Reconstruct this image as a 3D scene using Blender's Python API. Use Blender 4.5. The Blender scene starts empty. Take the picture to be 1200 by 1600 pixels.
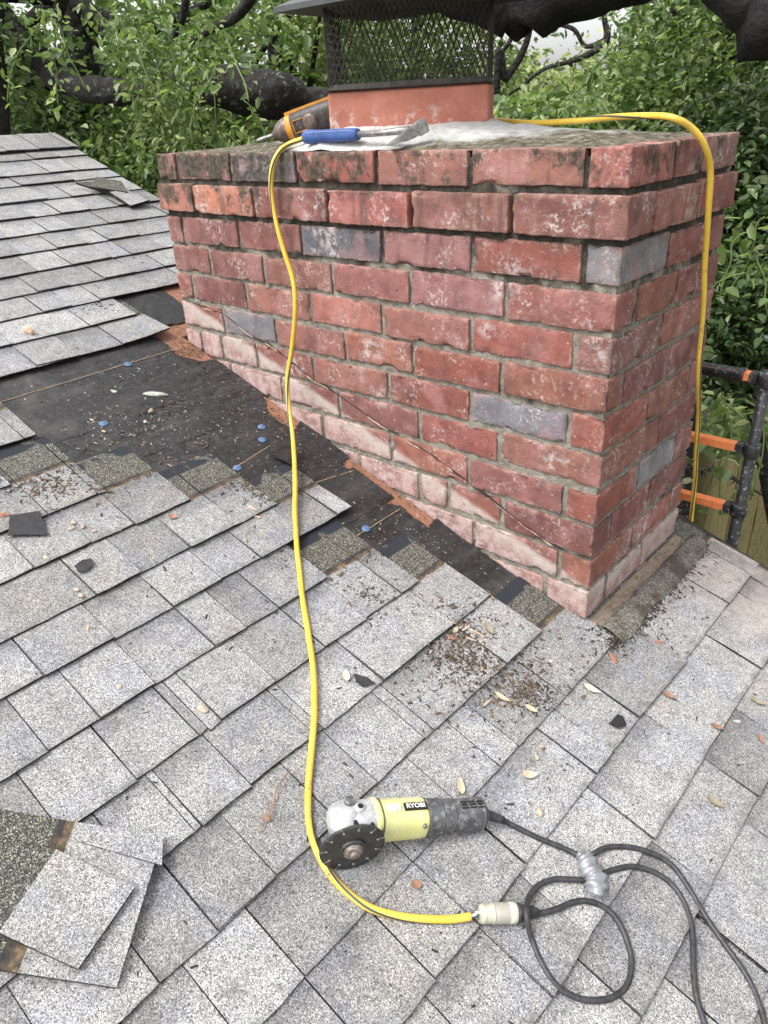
import bpy, bmesh, math, random
import numpy as np
from mathutils import Vector, Matrix, noise, Euler
random.seed(7); rng = np.random.default_rng(11)
S = bpy.context.scene; C = S.collection

# ------------------------------------------------------------------ camera, sky, sun, exposure
F, RX, RY, RZ, CX, CY, CZ = 1159.91, 1.07957, 0.04679, 0.72127, 0.55793, -1.21306, 0.96641
cam = bpy.data.objects.new('camera', bpy.data.cameras.new('camera')); C.objects.link(cam)
cam.location = (CX, CY, CZ); cam.rotation_euler = (RX, RY, RZ)
cam.data.sensor_fit = 'VERTICAL'; cam.data.sensor_height = 36; cam.data.lens = 36 * F / 1600
cam.data.clip_start = .02; cam.data.clip_end = 500
S.camera = cam
SUN_EL, SUN_AZ = math.radians(58), math.radians(200)      # azimuth measured from +Y towards +X
w = bpy.data.worlds.new('World'); S.world = w; w.use_nodes = True
wn = w.node_tree.nodes; wl = w.node_tree.links; bg = wn['Background']
sky = wn.new('ShaderNodeTexSky'); sky.sky_type = 'NISHITA'; sky.sun_disc = False
sky.sun_elevation = SUN_EL; sky.sun_rotation = SUN_AZ; sky.dust_density = 4; sky.air_density = 1.0; sky.ozone_density = 1
hs = wn.new('ShaderNodeHueSaturation'); hs.inputs['Saturation'].default_value = .12
wl.new(sky.outputs[0], hs.inputs['Color']); wl.new(hs.outputs[0], bg.inputs['Color']); bg.inputs['Strength'].default_value = .15
sun = bpy.data.objects.new('sun', bpy.data.lights.new('sun', 'SUN')); C.objects.link(sun)
sun.data.energy = .6; sun.data.angle = math.radians(14); sun.data.color = (1, .97, .93)
sd = Vector((math.sin(SUN_AZ) * math.cos(SUN_EL), math.cos(SUN_AZ) * math.cos(SUN_EL), math.sin(SUN_EL)))
sun.rotation_euler = sd.to_track_quat('Z', 'Y').to_euler()
S.view_settings.view_transform = 'Standard'; S.view_settings.look = 'None'; S.view_settings.exposure = 1.34; S.view_settings.gamma = 1

# ------------------------------------------------------------------ helpers
ROT = Euler((RX, RY, RZ)).to_matrix(); CAM = Vector((CX, CY, CZ))
SL, RC = -.3305, -.0006                                    # roof plane z = SL*x + RC
RN = Vector((-SL, 0, 1)).normalized(); RU = Vector((1, 0, SL)).normalized()
def ray(u, v): return ROT @ Vector(((u - 600) / F, -(v - 800) / F, -1))
def hit(u, v, n, c):
    d = ray(u, v); n = Vector(n); return CAM + d * ((c - n.dot(CAM)) / n.dot(d))
def roof(u, v, up=0): return hit(u, v, RN, RC * RN.z + up)   # measured point on the roof plane, 'up' above it
def R(x, y, h=0): return Vector((x, y, SL * x + RC)) + RN * h
def yat(u, v, y): return hit(u, v, (0, 1, 0), y)
def xat(u, v, x): return hit(u, v, (1, 0, 0), x)
def far(u, v, d): return CAM + ray(u, v).normalized() * d

def tag(o, label=None, cat=None, group=None, kind=None):
    if label: o['label'] = label
    if cat: o['category'] = cat
    if group: o['group'] = group
    if kind: o['kind'] = kind
    return o
def empty(name, loc=(0, 0, 0), label=None, cat=None, group=None):
    o = bpy.data.objects.new(name, None); C.objects.link(o); o.location = loc; o.empty_display_size = .05
    return tag(o, label, cat, group)

class MB:
    def __init__(s): s.v = []; s.f = []; s.m = []; s.sm = []; s.t = []; s.col = []; s.cut = []
    def add(s, vs, fs, mi=0, smooth=False, t=0.0, col=None):
        s.cut.append((len(s.v), len(s.f))); b = len(s.v); s.v += [tuple(v) for v in vs]
        s.t += list(t) if hasattr(t, '__len__') else [t] * len(vs)
        s.col += [col or (1, 1, 1)] * len(vs)
        for f in fs: s.f.append(tuple(i + b for i in f)); s.m.append(mi); s.sm.append(smooth)
    def box(s, c, d, M=None, mi=0):
        x, y, z = [k / 2 for k in d]; c = Vector(c)
        vs = [Vector((i * x, j * y, k * z)) for i in (-1, 1) for j in (-1, 1) for k in (-1, 1)]
        vs = [(M @ v if M else v) + c for v in vs]
        s.add(vs, [(0, 1, 3, 2), (4, 6, 7, 5), (0, 4, 5, 1), (2, 3, 7, 6), (0, 2, 6, 4), (1, 5, 7, 3)], mi)
    def tube(s, path, rad, seg=12, mi=0, rough=0, cap=True, nf=20, up=None):
        path = [Vector(p) for p in path]; n = len(path)
        rad = rad if hasattr(rad, '__len__') else [rad] * n
        tang = [(path[min(i + 1, n - 1)] - path[max(i - 1, 0)]).normalized() for i in range(n)]
        a = Vector(up) if up else Vector((0, 0, 1))
        if abs(tang[0].dot(a)) > .9: a = Vector((1, 0, 0))
        u = tang[0].cross(a).normalized(); vs = []; fs = []
        for i in range(n):
            t = tang[i]; u = (u - t * u.dot(t)).normalized(); w_ = t.cross(u)
            for k in range(seg):
                an = 2 * math.pi * k / seg; d = u * math.cos(an) + w_ * math.sin(an); r = rad[i]
                if rough: r *= 1 + rough * noise.noise((path[i] + d * r) * nf)
                vs.append(path[i] + d * r)
        for i in range(n - 1):
            for k in range(seg):
                k2 = (k + 1) % seg; fs.append((i * seg + k, i * seg + k2, (i + 1) * seg + k2, (i + 1) * seg + k))
        if cap: fs.append(tuple(range(seg - 1, -1, -1))); fs.append(tuple((n - 1) * seg + k for k in range(seg)))
        s.add(vs, fs, mi, True)
    def lathe(s, o, ax, prof, seg=28, mi=0, sq=None):        # prof: (distance along axis, radius)
        ax = Vector(ax).normalized(); a = Vector((0, 0, 1)) if abs(ax.z) < .9 else Vector((1, 0, 0))
        u = a.cross(ax).normalized(); w_ = ax.cross(u); o = Vector(o); vs = []; fs = []; n = len(prof)
        for d, r in prof:
            for k in range(seg):
                an = 2 * math.pi * k / seg; cu, cw = math.cos(an), math.sin(an); q = 1
                if sq: q = 1 / (abs(cu) ** sq + abs(cw) ** sq) ** (1 / sq)
                vs.append(o + ax * d + (u * cu + w_ * cw) * r * q)
        for i in range(n - 1):
            for k in range(seg):
                k2 = (k + 1) % seg; fs.append((i * seg + k, i * seg + k2, (i + 1) * seg + k2, (i + 1) * seg + k))
        fs.append(tuple(range(seg - 1, -1, -1))); fs.append(tuple((n - 1) * seg + k for k in range(seg)))
        s.add(vs, fs, mi, True)
    def slab(s, pts, n, th, mi=0, me=None):                   # flat outline with thickness th along -n
        pts = [Vector(p) for p in pts]; n = Vector(n); k = len(pts)
        s.add(pts + [p - n * th for p in pts], [tuple(range(k)), tuple(range(2 * k - 1, k - 1, -1))], mi)
        b = len(s.v) - 2 * k
        for i in range(k):
            j = (i + 1) % k; s.f.append((b + j, b + i, b + k + i, b + k + j)); s.m.append(mi if me is None else me); s.sm.append(False)
    def each(s, name, mats, parent=None, k=1, fix=True):       # every k added shapes become one part of their own
        out = []
        for i in range(0, len(s.cut), k):
            v0, f0 = s.cut[i]; v1, f1 = s.cut[i + k] if i + k < len(s.cut) else (len(s.v), len(s.f))
            q = MB(); q.v = s.v[v0:v1]; q.t = s.t[v0:v1]; q.col = s.col[v0:v1]; q.f = [tuple(a - v0 for a in f) for f in s.f[f0:f1]]; q.m = s.m[f0:f1]; q.sm = s.sm[f0:f1]
            out.append(q.build(name, mats, parent, None, fix))
        return out
    def build(s, name, mats, parent=None, loc=None, fix=True):
        me = bpy.data.meshes.new(name); me.from_pydata(s.v, [], s.f)
        if not isinstance(mats, (list, tuple)): mats = [mats]
        for m in mats: me.materials.append(m)
        me.polygons.foreach_set('material_index', s.m); me.polygons.foreach_set('use_smooth', s.sm)
        a = me.attributes.new('t', 'FLOAT', 'POINT'); a.data.foreach_set('value', s.t)
        c = me.attributes.new('tint', 'FLOAT_VECTOR', 'POINT'); c.data.foreach_set('vector', np.array(s.col, dtype=np.float32).ravel())
        if fix:
            bm = bmesh.new(); bm.from_mesh(me); bmesh.ops.recalc_face_normals(bm, faces=bm.faces); bm.to_mesh(me); bm.free()
        me.update(); o = bpy.data.objects.new(name, me); C.objects.link(o)
        if parent:
            o.parent = parent
            o.matrix_parent_inverse = Matrix.Translation(-Vector(parent.location))
        elif loc is not None:
            me.transform(Matrix.Translation(-Vector(loc))); o.location = loc
        return o
def smooth_path(pts, k=8):
    P = [Vector(p) for p in pts]; P = [P[0] * 2 - P[1]] + P + [P[-1] * 2 - P[-2]]; out = []
    for i in range(1, len(P) - 2):
        for j in range(k):
            t = j / k; a, b, c, d = P[i - 1:i + 3]
            out.append(.5 * ((2 * b) + (c - a) * t + (2 * a - 5 * b + 4 * c - d) * t * t + (3 * b - a - 3 * c + d) * t ** 3))
    out.append(P[-2]); return out
def thing_mesh(mb, name, mats, loc, label, cat, group=None):
    return tag(mb.build(name, mats, None, loc), label, cat, group)

# ------------------------------------------------------------------ materials
class NT:
    def __init__(s, name):
        s.m = bpy.data.materials.new(name); s.m.use_nodes = True; s.t = s.m.node_tree; s.p = s.t.nodes['Principled BSDF']
        s.geo = s.n('ShaderNodeNewGeometry'); s.pos = s.geo.outputs['Position']
    def n(s, k, **kw):
        x = s.t.nodes.new(k)
        for a, b in kw.items(): setattr(x, a, b)
        return x
    def set(s, sock, v):
        if isinstance(v, bpy.types.NodeSocket): s.t.links.new(v, sock)
        else: sock.default_value = v if not (isinstance(v, (tuple, list)) and len(v) == 3 and sock.type == 'RGBA') else (*v, 1)
    def noise(s, scale, detail=3, rough=.55, vec=None, dist=0):
        x = s.n('ShaderNodeTexNoise'); x.inputs['Scale'].default_value = scale; x.inputs['Detail'].default_value = detail
        x.inputs['Roughness'].default_value = rough; x.inputs['Distortion'].default_value = dist
        s.set(x.inputs['Vector'], vec or s.pos); return x.outputs['Fac']
    def vor(s, scale, feat='F1', out='Distance', vec=None):
        x = s.n('ShaderNodeTexVoronoi', feature=feat); x.inputs['Scale'].default_value = scale; s.set(x.inputs['Vector'], vec or s.pos); return x.outputs[out]
    def ramp(s, fac, stops, interp='LINEAR'):
        x = s.n('ShaderNodeValToRGB'); r = x.color_ramp; r.interpolation = interp
        while len(r.elements) < len(stops): r.elements.new(.5)
        for e, (p, c) in zip(r.elements, stops):
            e.position = p; e.color = (*c, 1) if hasattr(c, '__len__') else (c, c, c, 1)
        s.set(x.inputs[0], fac); return x.outputs[0]
    def mix(s, f, a, b, mode='MIX'):
        x = s.n('ShaderNodeMix', data_type='RGBA', blend_type=mode); s.set(x.inputs[0], f); s.set(x.inputs[6], a); s.set(x.inputs[7], b); return x.outputs[2]
    def math(s, op, a, b=0, c=None):
        x = s.n('ShaderNodeMath', operation=op); s.set(x.inputs[0], a); s.set(x.inputs[1], b)
        if c is not None: s.set(x.inputs[2], c)
        return x.outputs[0]
    def attr(s, name, out='Fac'): return s.n('ShaderNodeAttribute', attribute_name=name).outputs[out]
    def sep(s):
        x = s.n('ShaderNodeSeparateXYZ'); s.set(x.inputs[0], s.pos); return x.outputs
    def bump(s, h, st=.4, d=.002):
        x = s.n('ShaderNodeBump'); x.inputs['Strength'].default_value = st; x.inputs['Distance'].default_value = d
        s.set(x.inputs['Height'], h); s.set(s.p.inputs['Normal'], x.outputs[0])
    def fin(s, col=None, rough=.8, metal=0, **kw):
        if col is not None: s.set(s.p.inputs['Base Color'], col)
        s.set(s.p.inputs['Roughness'], rough); s.set(s.p.inputs['Metallic'], metal)
        for k, v in kw.items(): s.set(s.p.inputs[k], v)
        return s.m
def sm(x, lo, hi, N):
    y = N.n('ShaderNodeMapRange', interpolation_type='SMOOTHSTEP'); N.set(y.inputs[0], x)
    y.inputs[1].default_value = lo; y.inputs[2].default_value = hi; return y.outputs[0]

def mat_shingle():
    N = NT('shingle_granules'); t = N.attr('t'); isl = N.geo.outputs['Random Per Island']
    cell = N.n('ShaderNodeTexVoronoi'); cell.inputs['Scale'].default_value = 740; N.set(cell.inputs['Vector'], N.pos)
    g = N.n('ShaderNodeSeparateColor'); N.set(g.inputs[0], cell.outputs['Color']); rnd = g.outputs[0]
    light = N.ramp(rnd, [(0, (.045, .045, .047)), (.13, (.125, .125, .127)), (.3, (.215, .214, .213)), (.62, (.30, .299, .296)), (.85, (.42, .417, .412)), (1, (.62, .615, .61))])
    dark = N.ramp(rnd, [(0, (.012, .012, .012)), (.45, (.045, .043, .038)), (.74, (.12, .115, .095)), (.9, (.26, .25, .2)), (1, (.45, .43, .36))])
    tone = N.math('MULTIPLY_ADD', isl, .42, .74); light = N.mix(1, light, N.combine(tone) if hasattr(N, 'combine') else tone, 'MULTIPLY')
    # blotches: blue-grey and warm granule lots, worn patches
    blot = N.noise(9, 4); light = N.mix(sm(blot, .45, .66, N), light, N.mix(1, light, (.93, .96, 1.04), 'MULTIPLY'))
    warm = N.noise(5.3, 3); light = N.mix(sm(warm, .5, .68, N), light, N.mix(1, light, (1.0, .975, .935), 'MULTIPLY'))
    light = N.mix(1, light, (1.0, .99, .974), 'MULTIPLY')
    X_, Y_, Z_ = N.sep(); dusty = N.math('MULTIPLY', sm(N.math('ADD', Y_, N.math('MULTIPLY', N.noise(6, 4), .5)), .38, .62, N), sm(X_, -.02, .08, N)); light = N.mix(N.math('MULTIPLY', dusty, .38), light, (.44, .36, .30))
    band2 = N.math('MULTIPLY', sm(N.noise(3.1, 2), .52, .62, N), .35); light = N.mix(band2, light, N.mix(1, light, (.80, .79, .77), 'MULTIPLY'))
    # printed shadow band topping some tabs, deepened with painted shade below butts
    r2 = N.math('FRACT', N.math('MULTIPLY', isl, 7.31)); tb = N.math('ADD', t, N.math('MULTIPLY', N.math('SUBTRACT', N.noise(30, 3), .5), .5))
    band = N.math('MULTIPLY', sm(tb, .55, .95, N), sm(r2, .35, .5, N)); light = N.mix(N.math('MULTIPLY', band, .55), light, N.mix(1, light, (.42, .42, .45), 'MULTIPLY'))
    # dust and dirt with their own shapes
    dirt = sm(N.noise(14, 5, .65), .60, .72, N); light = N.mix(N.math('MULTIPLY', dirt, .42), light, (.10, .092, .08))
    wear = sm(N.noise(42, 3, .6), .60, .74, N); light = N.mix(N.math('MULTIPLY', wear, .5), light, (.13, .13, .13))
    cl = N.noise(26, 5, .7); light = N.mix(1, light, N.ramp(cl, [(.32, (.78, .78, .79)), (.5, (1, 1, 1)), (.68, (1.16, 1.15, 1.12))]), 'MULTIPLY')
    lowdirt = N.math('MULTIPLY', N.math('SUBTRACT', 1, sm(N.math('ADD', t, N.math('MULTIPLY', N.math('SUBTRACT', N.noise(33, 5, .7), .5), .5)), -.05, .10, N)), .55); light = N.mix(lowdirt, light, (.12, .11, .10))
    c = N.mix(sm(t, 1.10, 1.16, N), light, dark)
    strip = N.math('MULTIPLY', sm(N.math('ADD', t, N.math('MULTIPLY', N.math('SUBTRACT', N.noise(60), .5), .1)), 1.0, 1.03, N), N.math('SUBTRACT', 1, sm(t, 1.13, 1.17, N)))
    c = N.mix(strip, c, N.mix(sm(N.math('ADD', t, N.math('MULTIPLY', N.math('SUBTRACT', N.noise(38, 5, .7), .5), .22)), 1.05, 1.10, N), N.ramp(N.noise(70, 5, .7), [(.38, (.035, .025, .015)), (.55, (.12, .085, .05)), (.7, (.24, .17, .10))]), N.ramp(N.noise(32, 5, .7), [(.42, (.02, .02, .022)), (.6, (.075, .06, .042))])))
    tar = N.math('MULTIPLY', sm(t, 1.74, 1.78, N), sm(N.noise(12), .4, .44, N)); c = N.mix(tar, c, (.018, .02, .028))
    ht = N.math('MULTIPLY', rnd, 1); N.bump(ht, .55, .0012)
    return N.fin(c, .93)
NT.combine = lambda s, v: (lambda x: ([s.set(x.inputs[i], v) for i in range(3)], x.outputs[0])[1])(s.n('ShaderNodeCombineColor'))
M = {}
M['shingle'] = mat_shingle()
def simple(name, col, rough=.7, metal=0, nz=None, bump=None, col2=None, **kw):
    N = NT(name)
    c = col
    if col2 is not None: c = N.ramp(N.noise(nz or 30, 5, .6), [(.35, col), (.65, col2)])
    if bump: N.bump(N.noise(bump[0], 5, .6), bump[1], bump[2])
    return N.fin(c, rough, metal, **kw)
M['asphalt'] = simple('asphalt_edge', (.014, .014, .015), .85, bump=(300, .5, .001))
def mat_felt():
    N = NT('underlayment_felt'); x, y, z = N.sep()
    st = N.n('ShaderNodeMapping'); N.set(st.inputs['Vector'], N.pos); st.inputs['Scale'].default_value = (1.4, .25, 1)
    X_, Y_, Z_ = N.sep(); dust = N.math('MULTIPLY', sm(N.noise(7, 6, .7), .45, .75, N), N.math('SUBTRACT', 1, sm(Y_, -.45, -.15, N))); streak = N.noise(22, 5, .6, st.outputs[0])
    c = N.ramp(streak, [(.3, (.009, .009, .009)), (.55, (.018, .017, .018)), (.8, (.05, .046, .046))])
    c = N.mix(N.math('MULTIPLY', dust, .6), c, (.095, .085, .078)); c = N.mix(N.math('MULTIPLY', sm(N.noise(90, 4, .7), .50, .66, N), .26), c, (.11, .10, .09))
    gr = sm(N.noise(230, 2, .6), .68, .74, N); c = N.mix(N.math('MULTIPLY', gr, N.math('MULTIPLY_ADD', dust, .7, .12)), c, (.32, .27, .22))
    N.bump(N.noise(18, 5), .6, .004); return N.fin(c, N.ramp(streak, [(.3, .45), (.7, .8)]))
M['felt'] = mat_felt()
def mat_wood(name, a, b, sc=(1, 14, 14), rough=.8):
    N = NT(name); mp = N.n('ShaderNodeMapping'); N.set(mp.inputs['Vector'], N.pos); mp.inputs['Scale'].default_value = sc
    f = N.noise(14, 5, .6, mp.outputs[0]); c = N.ramp(f, [(.3, a), (.7, b)]); c = N.mix(N.math('MULTIPLY', sm(N.noise(60, 4), .55, .7, N), .6), c, (.06, .03, .02))
    N.bump(f, .5, .002); return N.fin(c, rough)
M['deck'] = mat_wood('weathered_orange_plywood', (.17, .075, .042), (.30, .145, .088))
M['woodchip'] = simple('pale_wood', (.48, .41, .33), .8, nz=60, col2=(.32, .26, .20))

def mat_brick():
    N = NT('old_red_brick'); x, y, z = N.sep(); tint = N.n('ShaderNodeAttribute', attribute_name='tint').outputs['Vector']
    v1 = N.noise(20, 5, .62); c = N.mix(1, tint, N.ramp(v1, [(.3, (.62, .56, .56)), (.5, (1, 1, 1)), (.7, (1.25, 1.3, 1.28))]), 'MULTIPLY')
    pink = sm(N.noise(11, 4), .5, .68, N); c = N.mix(N.math('MULTIPLY', pink, .4), c, (.40, .20, .19))
    # efflorescence and mortar film, fine broken speckle inside large patches
    ar = sm(N.noise(9.5, 4), .44, .70, N); sp = N.math('MULTIPLY', sm(N.noise(120, 7, .75), .50, .58, N), sm(N.noise(34, 4, .6), .40, .56, N)); ef = N.math('MULTIPLY', ar, sp)
    c = N.mix(N.math('MULTIPLY', ef, .85), c, (.60, .54, .50))
    big = N.math('MULTIPLY', sm(N.noise(6.2, 3), .56, .70, N), sm(N.noise(55, 6, .72), .44, .56, N)); c = N.mix(N.math('MULTIPLY', big, .7), c, (.58, .52, .50))
    soot = N.math('MULTIPLY', sm(N.noise(7.7, 4, .6), .58, .70, N), sm(N.noise(70, 5, .7), .38, .56, N)); c = N.mix(N.math('MULTIPLY', soot, .62), c, (.07, .045, .04))
    sp2 = sm(N.noise(75, 5, .7), .62, .68, N); c = N.mix(N.math('MULTIPLY', sp2, .5), c, (.55, .46, .42))
    c = N.mix(N.math('MULTIPLY_ADD', N.noise(17, 4, .6), .40, -.13), c, (.29, .20, .18))
    # old flashing line: pale film left on the lower wall
    ln = N.math('ADD', z, N.math('MULTIPLY', x, .355)); ln = N.math('ADD', ln, N.math('MULTIPLY', N.math('SUBTRACT', N.noise(9), .5), .03))
    onf = N.math('MULTIPLY', N.math('SUBTRACT', 1, sm(ln, .07, .09, N)), N.math('LESS_THAN', x, .02))
    c = N.mix(N.math('MULTIPLY', onf, N.math('MULTIPLY_ADD', sm(N.noise(30, 6, .7), .38, .60, N), .55, .25)), c, (.50, .38, .36))
    # soot and moss on the top courses, own shape
    ms = N.math('ADD', N.math('MULTIPLY', sm(z, .70, .91, N), .285), N.noise(13, 5, .66)); ms = N.math('SUBTRACT', ms, N.math('MULTIPLY', sm(x, -1.0, -.2, N), .12)); ms = N.math('ADD', ms, .05)
    c = N.mix(N.math('MULTIPLY', sm(ms, .70, .80, N), .9), c, N.ramp(N.noise(90, 4), [(.4, (.022, .018, .012)), (.62, (.09, .075, .05))]))
    mp = N.n('ShaderNodeMapping'); N.set(mp.inputs['Vector'], N.pos); mp.inputs['Scale'].default_value = (30, 30, 4.5)
    dr = N.math('MULTIPLY', sm(N.noise(1, 4, .6, mp.outputs[0]), .56, .68, N), sm(z, .50, .86, N)); c = N.mix(N.math('MULTIPLY', dr, .62), c, (.055, .04, .032))
    up2 = N.math('MULTIPLY', sm(ln, .02, .075, N), onf); c = N.mix(N.math('MULTIPLY', up2, N.math('MULTIPLY_ADD', N.noise(70, 5, .7), .9, .25)), c, (.47, .41, .365))
    dk = sm(N.noise(48, 3, .5), .70, .74, N); c = N.mix(N.math('MULTIPLY', dk, .7), c, (.05, .03, .028))
    ed = N.math('MULTIPLY', sm(N.attr('t'), .25, .95, N), sm(N.noise(55, 5, .7), .42, .58, N)); c = N.mix(N.math('MULTIPLY', ed, .6), c, N.mix(sm(N.noise(15, 3), .45, .55, N), (.36, .22, .17), (.10, .07, .055)))
    N.bump(N.math('ADD', N.noise(260, 5, .7), N.noise(60, 4)), .7, .0028)
    return N.fin(c, .9)
M['brick'] = mat_brick()
def mat_mortar():
    N = NT('grey_mortar'); x, y, z = N.sep(); f = N.noise(60, 6, .65)
    c = N.ramp(f, [(.3, (.13, .118, .095)), (.55, (.235, .215, .178)), (.75, (.34, .32, .28))])
    ms = N.math('ADD', N.math('MULTIPLY', sm(z, .56, .80, N), .30), N.noise(9, 5, .6)); c = N.mix(N.math('MULTIPLY', sm(ms, .58, .72, N), .95), c, N.ramp(N.noise(80), [(.4, (.014, .012, .009)), (.68, (.060, .052, .036))]))
    N.bump(N.math('ADD', f, N.noise(230, 4)), .8, .004); return N.fin(c, .95)
M['mortar'] = mat_mortar()
def mat_crown():
    N = NT('crown_mortar'); x, y, z = N.sep(); f = N.noise(50, 6, .66)
    c = N.ramp(f, [(.3, (.36, .35, .33)), (.6, (.56, .56, .54)), (.8, (.70, .70, .68))])
    # moss spreads in from the outer edge; distance kept in attribute t
    e = N.math('ADD', N.attr('t'), N.math('MULTIPLY', N.math('SUBTRACT', N.noise(10, 5, .6), .5), .9)); mo = N.ramp(N.noise(70, 5), [(.35, (.035, .03, .02)), (.5, (.11, .095, .06)), (.7, (.26, .22, .17))])
    c = N.mix(sm(e, .45, .68, N), c, mo); N.bump(N.math('ADD', f, N.noise(200, 4)), .8, .004); return N.fin(c, .95)
M['crown'] = mat_crown()
def mat_liner():
    N = NT('terracotta'); f = N.noise(25, 4); c = N.ramp(f, [(.3, (.34, .115, .075)), (.7, (.43, .16, .11))])
    x, y, z = N.sep(); sm1 = N.math('MULTIPLY', sm(N.noise(30, 6, .72), .50, .66, N), N.math('SUBTRACT', 1, sm(z, .955, .995, N))); c = N.mix(N.math('MULTIPLY', sm1, .75), c, (.58, .48, .44))
    sc = sm(N.noise(60, 2, .4), .74, .77, N); c = N.mix(N.math('MULTIPLY', sc, .5), c, (.6, .45, .4)); N.bump(N.noise(120, 4), .3, .001); return N.fin(c, .7)
M['liner'] = mat_liner()
M['blackmetal'] = simple('black_painted_metal', (.020, .018, .016), .55, .2, nz=40, col2=(.055, .045, .036), bump=(60, .2, .001))
M['lid'] = simple('grey_black_sheet_metal', (.012, .012, .013), .38, .2, nz=8, col2=(.03, .03, .032), bump=(5, .3, .004))
M['rim'] = simple('grey_sheet_metal', (.035, .038, .04), .4, .3, nz=9, col2=(.085, .09, .095))
def mat_sheath():
    N = NT('yellow_cord_sheath'); c = N.ramp(N.noise(16, 4), [(.3, (.68, .42, .04)), (.7, (.78, .54, .08))])
    d = sm(N.noise(34, 6, .75), .54, .70, N); c = N.mix(N.math('MULTIPLY', d, .6), c, (.30, .20, .08)); d2 = sm(N.noise(70, 3, .6), .68, .72, N); c = N.mix(d2, c, (.10, .06, .04)); N.bump(N.noise(150), .2, .001); return N.fin(c, .42)
M['yellow'] = mat_sheath()
M['stripe'] = simple('grey_cord_stripe', (.05, .06, .07), .45)
M['rubber'] = simple('black_rubber', (.016, .017, .019), .5, nz=120, col2=(.05, .05, .052), bump=(200, .3, .001))
def mat_lime():
    N = NT('lime_plastic'); c = N.ramp(N.noise(18, 4), [(.3, (.60, .59, .22)), (.7, (.69, .68, .33))]); d = sm(N.noise(40, 6, .7), .50, .66, N)
    c = N.mix(N.math('MULTIPLY', d, .7), c, (.50, .46, .38)); N.bump(N.noise(90), .15, .001); return N.fin(c, .42)
M['lime'] = mat_lime()
def mat_dusty(name, a, b, dst, lo=.52, hi=.64, rough=.6, metal=0):
    N = NT(name); c = N.ramp(N.noise(60, 4), [(.35, a), (.65, b)]); d = sm(N.noise(95, 6, .66), lo, hi, N); c = N.mix(N.math('MULTIPLY', d, .7), c, dst)
    N.bump(N.noise(160), .25, .001); return N.fin(c, rough, metal)
M['dustgrey'] = mat_dusty('dusty_grey_rubber', (.06, .062, .066), (.11, .112, .115), (.30, .29, .28), .5, .66)
M['casting'] = mat_dusty('dusty_cast_aluminium', (.34, .35, .36), (.46, .47, .48), (.62, .60, .57), .45, .6, .5, .35)
M['disc'] = mat_dusty('dark_blade_steel', (.045, .047, .045), (.075, .078, .074), (.15, .14, .12), .55, .75, .45, .5)
M['steel'] = mat_dusty('scuffed_steel', (.22, .215, .205), (.38, .37, .35), (.10, .075, .055), .52, .66, .42, .7)
M['nut'] = mat_dusty('rusty_nut', (.16, .11, .09), (.30, .27, .25), (.42, .38, .35), .55, .65, .5, .5)
M['slot'] = simple('slot_black', (.01, .01, .01), .8)
M['white'] = simple('white_ink', (.8, .8, .78), .5)
M['blue'] = simple('blue_grip', (.018, .05, .19), .6, nz=40, col2=(.04, .09, .26), bump=(120, .3, .001))
M['speck'] = simple('pale_grip_stitch', (.35, .45, .65), .6)
M['orange'] = simple('tool_orange', (.66, .30, .03), .5, nz=50, col2=(.52, .22, .03))
M['toolblack'] = mat_dusty('tool_black', (.02, .018, .018), (.045, .038, .034), (.14, .11, .09), .5, .7, .5)
M['chuck'] = mat_dusty('brown_grey_chuck', (.085, .06, .05), (.17, .13, .115), (.26, .21, .19), .5, .66, .42, .35)
M['cloth'] = simple('white_cloth', (.62, .62, .60), .9, nz=60, col2=(.25, .24, .22), bump=(60, .8, .004))
M['cream'] = simple('cream_connector', (.42, .40, .31), .45, nz=70, col2=(.54, .51, .42))
def mat_clear():
    N = NT('clear_plastic'); return N.fin((.85, .82, .72), .12, 0, **{'Transmission Weight': .6, 'IOR': 1.45})
M['clear'] = mat_clear()
M['tape'] = simple('silver_duct_tape', (.20, .205, .22), .38, .35, nz=25, col2=(.34, .35, .37), bump=(45, .8, .004))
M['nail'] = simple('blue_plastic_cap', (.035, .10, .23), .6, nz=120, col2=(.13, .19, .27))
M['chalk'] = simple('tan_printed_line', (.36, .25, .11), .8, nz=90, col2=(.16, .12, .07))
M['scrap'] = simple('black_felt_scrap', (.02, .02, .022), .8, nz=60, col2=(.034, .034, .036), bump=(80, .5, .002))
M['leafdry'] = simple('dry_leaf', (.50, .34, .22), .7, nz=80, col2=(.66, .50, .36))
M['leafbrown'] = simple('brown_leaf', (.20, .10, .055), .7, nz=80, col2=(.32, .18, .11))
M['leafyel'] = simple('pale_yellow_leaf', (.70, .60, .36), .7, nz=80, col2=(.78, .70, .48))
M['leafolive'] = simple('grey_olive_leaf', (.20, .17, .11), .7, nz=80, col2=(.30, .26, .19))
M['rust'] = simple('rust_brick_chip', (.32, .15, .09), .85, nz=80, col2=(.22, .11, .08))
M['chunk'] = simple('pale_mortar_lump', (.34, .35, .30), .95, nz=60, col2=(.46, .47, .42), bump=(90, .8, .003))
M['tan'] = simple('tan_brick_lump', (.55, .36, .25), .9, nz=50, col2=(.62, .45, .33), bump=(90, .8, .003))
M['bead'] = simple('old_sealant', (.30, .19, .13), .9, nz=90, col2=(.42, .33, .27), bump=(120, .7, .002))
M['dirt'] = simple('dark_roof_crumbs', (.035, .026, .018), .95)
M['moss'] = None
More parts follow.
